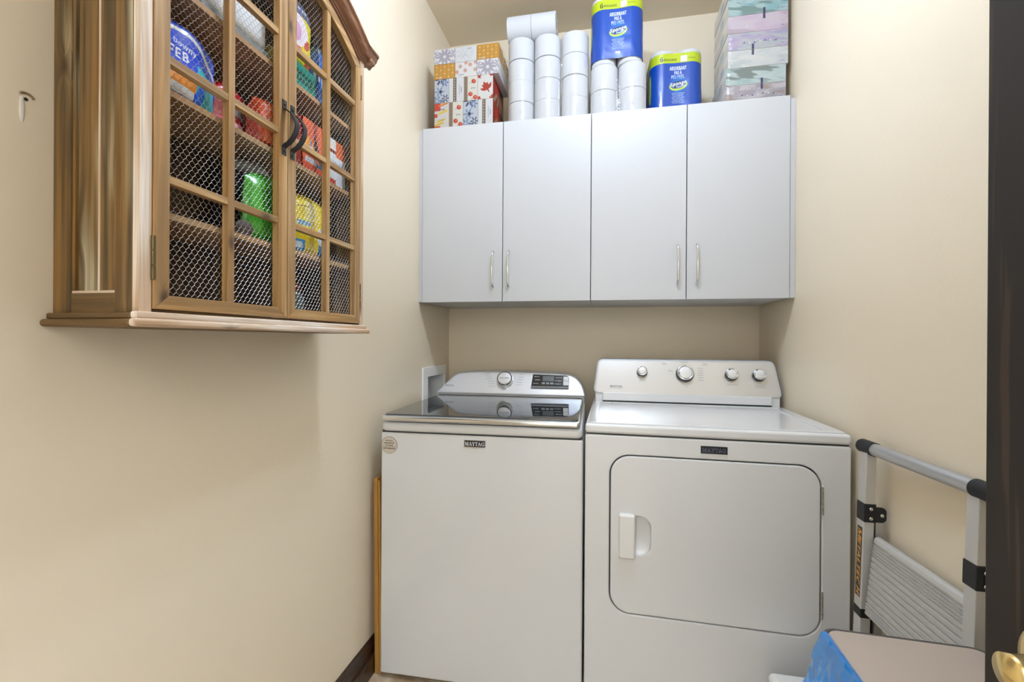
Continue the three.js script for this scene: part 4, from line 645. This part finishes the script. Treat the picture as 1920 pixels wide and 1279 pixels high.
// ------------------------------------------------------------------ dryer
{
  const t = thing('dryer', 'white front-loading clothes dryer with a brushed silver control panel', 'dryer', [0.3065, 0, -1.4405], -0.0157);
  const hw = 0.3672;
  part('cabinet', bx(-hw, hw, 0.054, 0.909, -0.70, -0.024, 0.004), M.enamel, t);
  for (const [x, z] of [[-0.32, -0.07], [0.32, -0.07], [-0.32, -0.64], [0.32, -0.64]]) part('foot', lathe([[0, FL], [0.022, FL], [0.022, FL + 0.008], [0.012, FL + 0.012], [0.012, FL + 0.03], [0, FL + 0.03]], 16).translate(x, 0, z), M.black, t);
  const DX0 = -0.292, DX1 = 0.2945, DY0 = 0.3605, DY1 = 0.8505, DR = 0.062;
  { const s = rrect(-hw, 0.054, hw, 0.9085, 0.008), h = new THREE.Path(); rrect(DX0, DY0, DX1, DY1, DR, h); s.holes.push(h); part('front_panel', ext(s, 0.0245, 0.004, 4, 14).translate(0, 0, -0.0245), M.enamel, t); }
  part('door_recess', bx(DX0 - 0.005, DX1 + 0.005, DY0 - 0.005, DY1 + 0.005, -0.0238, -0.016), M.gap, t);
  { // door with the finger pocket
    const g2 = 0.0035, s = rrect(DX0 + g2, DY0 + g2, DX1 - g2, DY1 - g2, DR - 0.003), px0 = -0.24, px1 = -0.1685, py0 = 0.546, py1 = 0.664, h = new THREE.Path();
    rrect(px0, py0, px1, py1, 0.0345, h); s.holes.push(h);
    const d = part('door', ext(s, 0.0165, 0.004, 4, 14).translate(0, 0, -0.0155), M.enamel, t);
    const bowl = new THREE.SphereGeometry(1, 36, 16, 0, Math.PI * 2, Math.PI / 2, Math.PI / 2).rotateX(-Math.PI / 2 + Math.PI); // open towards +z
    const bp = bowl.attributes.position; for (let i = 0; i < bp.count; i++) { const x = bp.getX(i), y = bp.getY(i), z = bp.getZ(i), l = Math.hypot(x, y) || 1, ca = x / l, sa = y / l, k = l / Math.pow(Math.pow(Math.abs(ca), 3.2) + Math.pow(Math.abs(sa), 3.2), 1 / 3.2); bp.setXYZ(i, ca * k, sa * k, -Math.abs(z)); }
    bowl.scale((px1 - px0) / 2 + 0.0005, (py1 - py0) / 2 + 0.0005, 0.0145).translate((px0 + px1) / 2, (py0 + py1) / 2, 0.0); bowl.computeVertexNormals();
    const em = M.enamel.clone(); em.side = THREE.DoubleSide; part('finger_pocket', bowl, em, d);
    part('door_handle', bx(-0.2635, -0.2145, 0.5355, 0.6725, -0.004, 0.019, 0.008, 4), M.whitePlastic, d);
  }
  for (const y of [0.7525, 0.457]) { const hg = []; for (let k = 0; k < 5; k++) hg.push(cyl([DX1 + 0.0005, y - 0.039 + k * 0.0158, 0.001], [DX1 + 0.0005, y - 0.039 + k * 0.0158 + 0.0146, 0.001], 0.0034, 12)); part('hinge', merge(hg), M.nickel, t); }
  { const b = part('badge', bx(0.0095 - 0.037, 0.0095 + 0.037, 0.868, 0.8905, 0, 0.003, 0.001), M.iron, t);
    part('badge_face', bx(0.0095 - 0.0355, 0.0095 + 0.0355, 0.8695, 0.889, 0.0026, 0.0036), std({ roughness: 0.3, map: canvasTex(512, 140, (g) => { g.fillStyle = '#10131c'; g.fillRect(0, 0, 512, 140); g.save(); g.translate(256, 74); g.scale(0.9, 1); g.font = 'bold 116px serif'; g.textAlign = 'center'; g.textBaseline = 'middle'; g.strokeStyle = '#75798a'; g.lineWidth = 6; g.strokeText('MAYTAG', 0, 0); g.restore(); }) }), b); }
  // top with its shallow tray
  part('seam', bx(-hw + 0.004, hw - 0.004, 0.905, 0.915, -0.69, -0.006), M.gap, t);
  part('top', bx(-hw - 0.0005, hw + 0.0005, 0.9125, 0.9425, -0.70, 0.0025, 0.009, 4), M.enamel, t);
  { const s = rrect(-hw + 0.008, 0.012, hw - 0.008, 0.515, 0.012), h = new THREE.Path(); rrect(-hw + 0.034, 0.04, hw - 0.05, 0.498, 0.012, h); s.holes.push(h); part('tray_rim', ext(s, 0.004, 0.0018, 3).rotateX(-Math.PI / 2).translate(0, 0.9418, 0), M.enamel, t); }
  part('vent_slot', bx(-0.29, -0.243, 0.9424, 0.9432, -0.482, -0.477), M.gap, t);
  part('lint_lid', bx(-0.283, 0.03, 0.9415, 0.9436, -0.5, -0.455, 0.0008), M.enamel, t);
  // console
  const zc = -0.515, lean = 0.4, ang = Math.atan(lean), y0 = 0.978;
  const trap = (a, b, ya, yb, r) => { const s = new THREE.Shape(); s.moveTo(-a + r, ya); s.lineTo(a - r, ya); s.quadraticCurveTo(a, ya, a - 0.1 * r, ya + r); s.lineTo(b, yb - r); s.quadraticCurveTo(b - 0.1 * r, yb, b - r, yb); s.lineTo(-b + r, yb); s.quadraticCurveTo(-b + 0.1 * r, yb, -b, yb - r); s.lineTo(-a + 0.1 * r, ya + r); s.quadraticCurveTo(-a, ya, -a + r, ya); return s; };
  const lm = new THREE.Matrix4().makeTranslation(0, y0, zc).multiply(new THREE.Matrix4().set(1, 0, 0, 0, 0, 1, 0, 0, 0, -lean, 1, 0, 0, 0, 0, 1));
  part('console', ext(trap(0.365, 0.352, 0, 0.1455, 0.026), 0.1, 0.006, 4).translate(0, 0, -0.1).applyMatrix4(lm), std({ color: 0xc9cacc, roughness: 0.4, metalness: 0.2 }), t);
  part('control_panel', uvm(ext(trap(0.3555, 0.343, 0.006, 0.138, 0.02), 0.003, 0.001, 2).translate(0, 0, -0.001).applyMatrix4(lm), 'x', false), M.brushed, t);
  part('console_base', merge([bx(-0.356, 0.356, 0.9405, 0.984, -0.69, zc - 0.006, 0.004), bx(-0.326, 0.324, 0.951, 0.9845, zc - 0.02, zc + 0.004, 0.003)]), M.enamel, t);
  part('console_gap', bx(-0.325, 0.323, 0.943, 0.951, zc - 0.02, zc + 0.002), M.black, t);
  const onFace = (name, geo, m, x, y, off = 0) => { const o = part(name, geo, m, t); o.position.set(x, y0 + y + off * Math.sin(ang), zc - lean * y + 0.002 + off * Math.cos(ang)); o.rotation.x = -ang; return o; };
  const mark = std({ color: 0x2b2c30, roughness: 0.5 });
  const knob = (x, y, r, a) => {
    const k = onFace('knob', lathe([[0, 0], [r * 1.02, 0], [r * 1.0, 0.012], [r * 0.93, 0.02], [r * 0.9, 0.021], [0, 0.021]], 40).rotateX(Math.PI / 2), M.iron, x, y);
    part('knob_ring', new THREE.TorusGeometry(r * 0.84, r * 0.1, 10, 40).translate(0, 0, 0.0205), M.chrome, k);
    part('knob_cap', lathe([[0, 0.0245], [r * 0.62, 0.024], [r * 0.72, 0.022], [r * 0.74, 0.0205], [0, 0.0205]], 36).rotateX(Math.PI / 2), std({ color: 0xe2e2e2, roughness: 0.3, metalness: 0.3 }), k);
    part('knob_pointer', bx(r * 0.66, r * 0.86, -0.0018, 0.0018, 0.0215, 0.0235).rotateZ(a), mark, k);
  };
  knob(-0.1635, 0.092, 0.0215, 1.9); knob(0.0065, 0.088, 0.035, 3.3); knob(0.184, 0.087, 0.0245, 2.1); knob(0.285, 0.087, 0.0245, 2.1);
  const flat = (w, h, px, py, bg, draw) => [new THREE.BoxGeometry(w, h, 0.0005), std({ metalness: 0.25, roughness: 0.38, map: canvasTex(px, py, (g) => { g.fillStyle = bg; g.fillRect(0, 0, px, py); draw(g, px, py); }) })];
  onFace('printed_label', ...flat(0.056, 0.014, 256, 64, '#d6d5d4', (g) => { txt(g, 'MAYTAG', 128, 26, 'bold 50px serif', '#33353b'); scrib(g, 10, 54, 236, 5, '#8d8f94', 501); }), -0.27, 0.03, 0.0012);
  const small = (x, y, w, n, sd) => onFace('printed_label', ...flat(w, 0.004 * n, 96, 14 * n, '#d6d5d4', (g) => { for (let k = 0; k < n; k++) scrib(g, 6 + k * 14, 3 + k * 14, 84 - k * 28, 7, '#8a8c92', sd + k); }), x, y, 0.0012);
  small(-0.074, 0.128, 0.022, 2, 511); small(0.087, 0.127, 0.022, 2, 514); small(0.0065, 0.135, 0.03, 1, 517); small(-0.05, 0.1, 0.018, 1, 518); small(-0.1635, 0.057, 0.03, 1, 519); small(0.186, 0.05, 0.044, 1, 520); small(0.288, 0.049, 0.04, 1, 521); small(0.29, 0.041, 0.046, 1, 522); small(0.01, 0.036, 0.012, 1, 523);
  for (let k = 0; k < 6; k++) small(0.068, 0.112 - k * 0.0095, 0.022, 1, 530 + k);
}

// ------------------------------------------------------------------ folded step ladder against the right wall
{
  const t = thing('step_ladder', 'folded aluminium step ladder with a ribbed tread leaning on the right wall', 'ladder', [0.64, 0, -1.15]);
  const bar = (x0, x1, y0, x0b, x1b, y1, z0, z1) => { // upright box profile whose x shifts from bottom to top
    const g = new RoundedBoxGeometry(1, 1, 1, 2, 0.06), p = g.attributes.position; for (let i = 0; i < p.count; i++) { const v = p.getY(i) + 0.5; p.setXYZ(i, mix(mix(x0, x0b, v), mix(x1, x1b, v), p.getX(i) + 0.5), mix(y0, y1, v), mix(z0, z1, p.getZ(i) + 0.5)); } g.computeVertexNormals(); return g;
  };
  // rails: [left face x at floor, at top, z back, z front]
  const rails = [[0.6135, 0.6395, -1.322, -1.29], [0.641, 0.6625, -1.005, -0.975]], TH = 0.0225;
  rails.forEach(([xb, xt, za, zb], i) => {
    const s = wpart('stile', bar(xb, xb + TH, 0.05, xt, xt + TH, 0.925, za, zb), M.aluSatin, t);
    wpart('end_foot', bar(xb - 0.003, xb + TH + 0.003, FL, xb - 0.002, xb + TH + 0.002, FL + 0.03, za - 0.003, zb + 0.003), M.black, t);
    const ax = (y) => mix(xb, xt, y / 0.925);
    const bx0 = ax(0.77);
    const br = wpart('bracket', merge([bar(bx0 - 0.0022, bx0 + TH + 0.002, 0.752, bx0 - 0.0012, bx0 + TH + 0.003, 0.798, za - 0.002, zb + 0.002),
      ext(rrect(bx0 + TH * 0.5, 0.754, Math.min(bx0 + TH + 0.024, XR - 0.002), 0.792, 0.012), 0.003, 0.0006).translate(0, 0, zb + 0.0005)]), M.black, t);
    for (const [dx, y] of [[0.0095, 0.7865], [0.0095, 0.7625], [0.0335, 0.772]]) { const sp = new THREE.SphereGeometry(0.0045, 14, 8); sp.scale(1, 1, 0.55); wpart('rivet', sp.translate(Math.min(bx0 + dx + 0.003, XR - 0.008), y, zb + 0.0042), M.chrome, br); }
    wpart('rear_leg', bar(XR - 0.036, XR - 0.016, FL, XR - 0.03, XR - 0.0125, 0.775, za + 0.002, zb - 0.004), M.alu, t);
    wpart('bracket', bar(ax(0.5) - 0.001, ax(0.5) + TH + 0.012, 0.512, ax(0.53) - 0.001, ax(0.53) + TH + 0.012, 0.535, za - 0.001, zb + 0.0008), M.black, t);
  });
  wpart('side_channel', bar(0.6455, 0.6665, 0.46, 0.657, 0.674, 0.742, -1.318, -1.302), M.black, t);
  wpart('side_channel', bar(0.66, 0.676, 0.46, 0.668, 0.682, 0.742, -0.999, -0.9825), M.black, t);
  // hand rail with plastic ends
  const A = [0.6515, 0.935, -1.334], B = [0.674, 0.933, -0.955], at = (k) => [mix(A[0], B[0], k), mix(A[1], B[1], k), mix(A[2], B[2], k)];
  wpart('hand_rail', cyl(at(0.1), at(0.92), 0.0155, 28), M.alu, t);
  wpart('rail_cap', merge([cyl(at(0), at(0.135), 0.0172, 28), cyl([at(0.06)[0], 0.905, at(0.06)[2]], [at(0.06)[0], 0.93, at(0.06)[2]], 0.013, 4)]), M.black, t);
  wpart('rail_cap', merge([cyl(at(0.895), at(1), 0.0172, 28)]), M.black, t);
  // ribbed treads hanging between the rails
  const tread = (yt, name) => {
    const prof = [[0.011, 0.0]], n = 17, len = 0.196; const out = [];
    for (let k = 0; k <= 10; k++) { const a = Math.PI * 0.0 + k / 10 * Math.PI; out.push([0.0095 * Math.cos(a) * -1, 0.0 + 0.0095 * Math.sin(a)]); }  // rolled upper edge
    const front = []; let y = -0.004; for (let k = 0; k < n; k++) { const st = (k < 5 || k > 12) ? 0.0075 : 0.0145; front.push([-0.0105, y], [-0.0088, y - st * 0.74], [-0.0058, y - st * 0.8], [-0.0058, y - st * 0.92]); y -= st; if (y < -len) break; }
    const pts = [...front.reverse(), ...out, [0.0095, -0.012], [-0.003, -0.014], [-0.003, y]];
    const s = poly(pts), g = new THREE.ExtrudeGeometry(s, { depth: 0.282, bevelEnabled: false });
    g.rotateZ(-0.105);                               // lower edge swings out into the room
    g.translate(0, yt, -1.283);
    const p = g.attributes.position; for (let i = 0; i < p.count; i++) p.setX(i, p.getX(i) + 0.662 + 0.0185 * (p.getZ(i) + 1.283) / 0.282 * 0.6);
    g.computeVertexNormals(); wpart(name, g, M.aluSatin, t);
  };
  tread(0.7115, 'tread'); tread(0.44, 'tread');
  // maker's label on the far rail
  { const L = 0.176, c = canvasTex(256, 1024, (g) => { g.fillStyle = '#2b211b'; g.fillRect(0, 0, 256, 1024); g.save(); g.translate(128, 512); g.rotate(Math.PI / 2); g.scale(1.0, 1.25); txt(g, 'M', -415, 0, 'italic bold 190px sans-serif', '#f2a622'); txt(g, 'ETALTEC', -10, 8, 'italic bold 166px sans-serif', '#f2a622'); txt(g, 'H', 420, 0, 'italic bold 180px sans-serif', '#f2a622'); g.restore(); });
    const g = new THREE.PlaneGeometry(0.022, L).rotateY(-Math.PI / 2); const p = g.attributes.position; for (let i = 0; i < p.count; i++) { const y = p.getY(i) + 0.648; p.setXYZ(i, mix(0.6135, 0.6395, y / 0.925) - 0.0006, y, p.getZ(i) - 1.307); }
    wpart('printed_label', g, std({ map: c, roughness: 0.4 }), t); }
}

// ------------------------------------------------------------------ waste bin with a blue bag, white tub
{
  const P = [0.5055, 0, -0.735], turn = -0.03, t = thing('waste_bin', 'waste bin with a flat beige lid and dark rim in front of the ladder', 'bin', P, turn);
  const hw = 0.1285, hd = 0.1925, lev = 0.68;
  const ringS = (x, z, r) => rrect(-x, -z, x, z, r);
  { const s = ringS(hw, hd, 0.03), h = new THREE.Path(); rrect(-hw + 0.007, -hd + 0.007, hw - 0.007, hd - 0.007, 0.024, h); s.holes.push(h); part('rim', ext(s, 0.03, 0.002, 2).rotateX(-Math.PI / 2).translate(0, lev - 0.03, 0), std({ color: 0x4a4645, roughness: 0.45 }), t); }
  part('lid', ext(ringS(hw - 0.0078, hd - 0.0078, 0.0235), 0.012, 0.0018, 3).rotateX(-Math.PI / 2).translate(0, lev - 0.011, 0), std({ color: 0xb5a699, roughness: 0.42 }), t);
  { const body = ext(ringS(hw - 0.006, hd - 0.006, 0.03), lev - 0.029 - FL, 0).rotateX(-Math.PI / 2).translate(0, FL, 0), q = body.attributes.position; for (let i = 0; i < q.count; i++) { const k = mix(0.86, 1, q.getY(i) / lev); q.setX(i, q.getX(i) * k); q.setZ(i, q.getZ(i) * k); } body.computeVertexNormals(); part('bin_body', body, std({ color: 0x5a5552, roughness: 0.5 }), t); }
  // bag: crumpled sheet pulled out over the left rim
  const nu = 24, nv = 20, pos = [], idx = [], R = rng(77);
  for (let j = 0; j <= nv; j++) for (let i = 0; i <= nu; i++) {
    const s = clamp((i + (j % nv && i % nu ? (R() - 0.5) * 0.7 : 0)) / nu), v = clamp((j + (j % nv && i % nu ? (R() - 0.5) * 0.7 : 0)) / nv), z = mix(-0.905, -0.585, s), spread = sstep(-0.02, 0.3, s);
    const ridge = Math.abs(fbm(s * 9 + v * 3 + 9, v * 6 - s * 2 + 9, 512, 512, 29, 2) - 0.5), fold = 0.045 * (fbm(s * 8 + 3, v * 6 + 3, 512, 512, 17, 3) - 0.5) - 0.07 * ridge + 0.006;
    const over = Math.min(1, v / 0.15), w = clamp((v - 0.15) / 0.85);            // first across the rim, then down outside it
    const out = 0.0135 * over + w * 0.004 + 0.07 * w * (0.3 + 0.7 * spread) + Math.max(-0.006, 0.9 * (fold + 0.012)) * Math.min(1, w * 3) * (0.25 + 0.75 * spread);
    const drop = 0.25 * w * (0.55 + 0.45 * spread) + 0.25 * fold * Math.min(1, w * 3);
    pos.push(0.3915 - 0.009 * (z + 0.9) / 0.3 - out, lev + 0.003 - drop + 0.004 * Math.sin(Math.PI * over) + 0.25 * Math.abs(fold) * over * (1 - w) * spread, z - 0.02 * w * (1 - s));
  }
  for (let j = 0; j < nv; j++) for (let i = 0; i < nu; i++) { const a = j * (nu + 1) + i, b = a + 1, c = a + nu + 1, d = c + 1; (i + j) % 2 ? idx.push(a, c, b, b, c, d) : idx.push(a, c, d, a, d, b); }
  let g = new THREE.BufferGeometry(); g.setAttribute('position', new THREE.Float32BufferAttribute(pos, 3)); g.setIndex(idx); g = g.toNonIndexed(); g.computeVertexNormals();
  const bag = lone('bin_bag', g.translate(-0.36, -0.5, 0.75), phy({ color: 0x2c9cf6, roughness: 0.12, transmission: 0.45, thickness: 0, clearcoat: 1, clearcoatRoughness: 0.06, side: THREE.DoubleSide, flatShading: true }), 'crumpled blue plastic bag hanging over the left side of the bin', 'bag', [0.36, 0.5, -0.75]);
  const tub = thing('tub', 'white plastic tub with rounded corners between the dryer and the bin', 'tub', [0.539, 0, -1.277]);
  part('tub_body', bx(-0.09, 0.066, FL, 0.28, -0.08, 0.08, 0.02, 4), M.whitePlastic, tub);
  part('tub_lid', bx(-0.1, 0.074, 0.265, 0.3, -0.09, 0.09, 0.016, 5), M.whitePlastic, tub);
}

scene.traverse((o) => { if (o.isMesh) { o.castShadow = true; o.receiveShadow = true; } });
renderer.render(scene, camera);
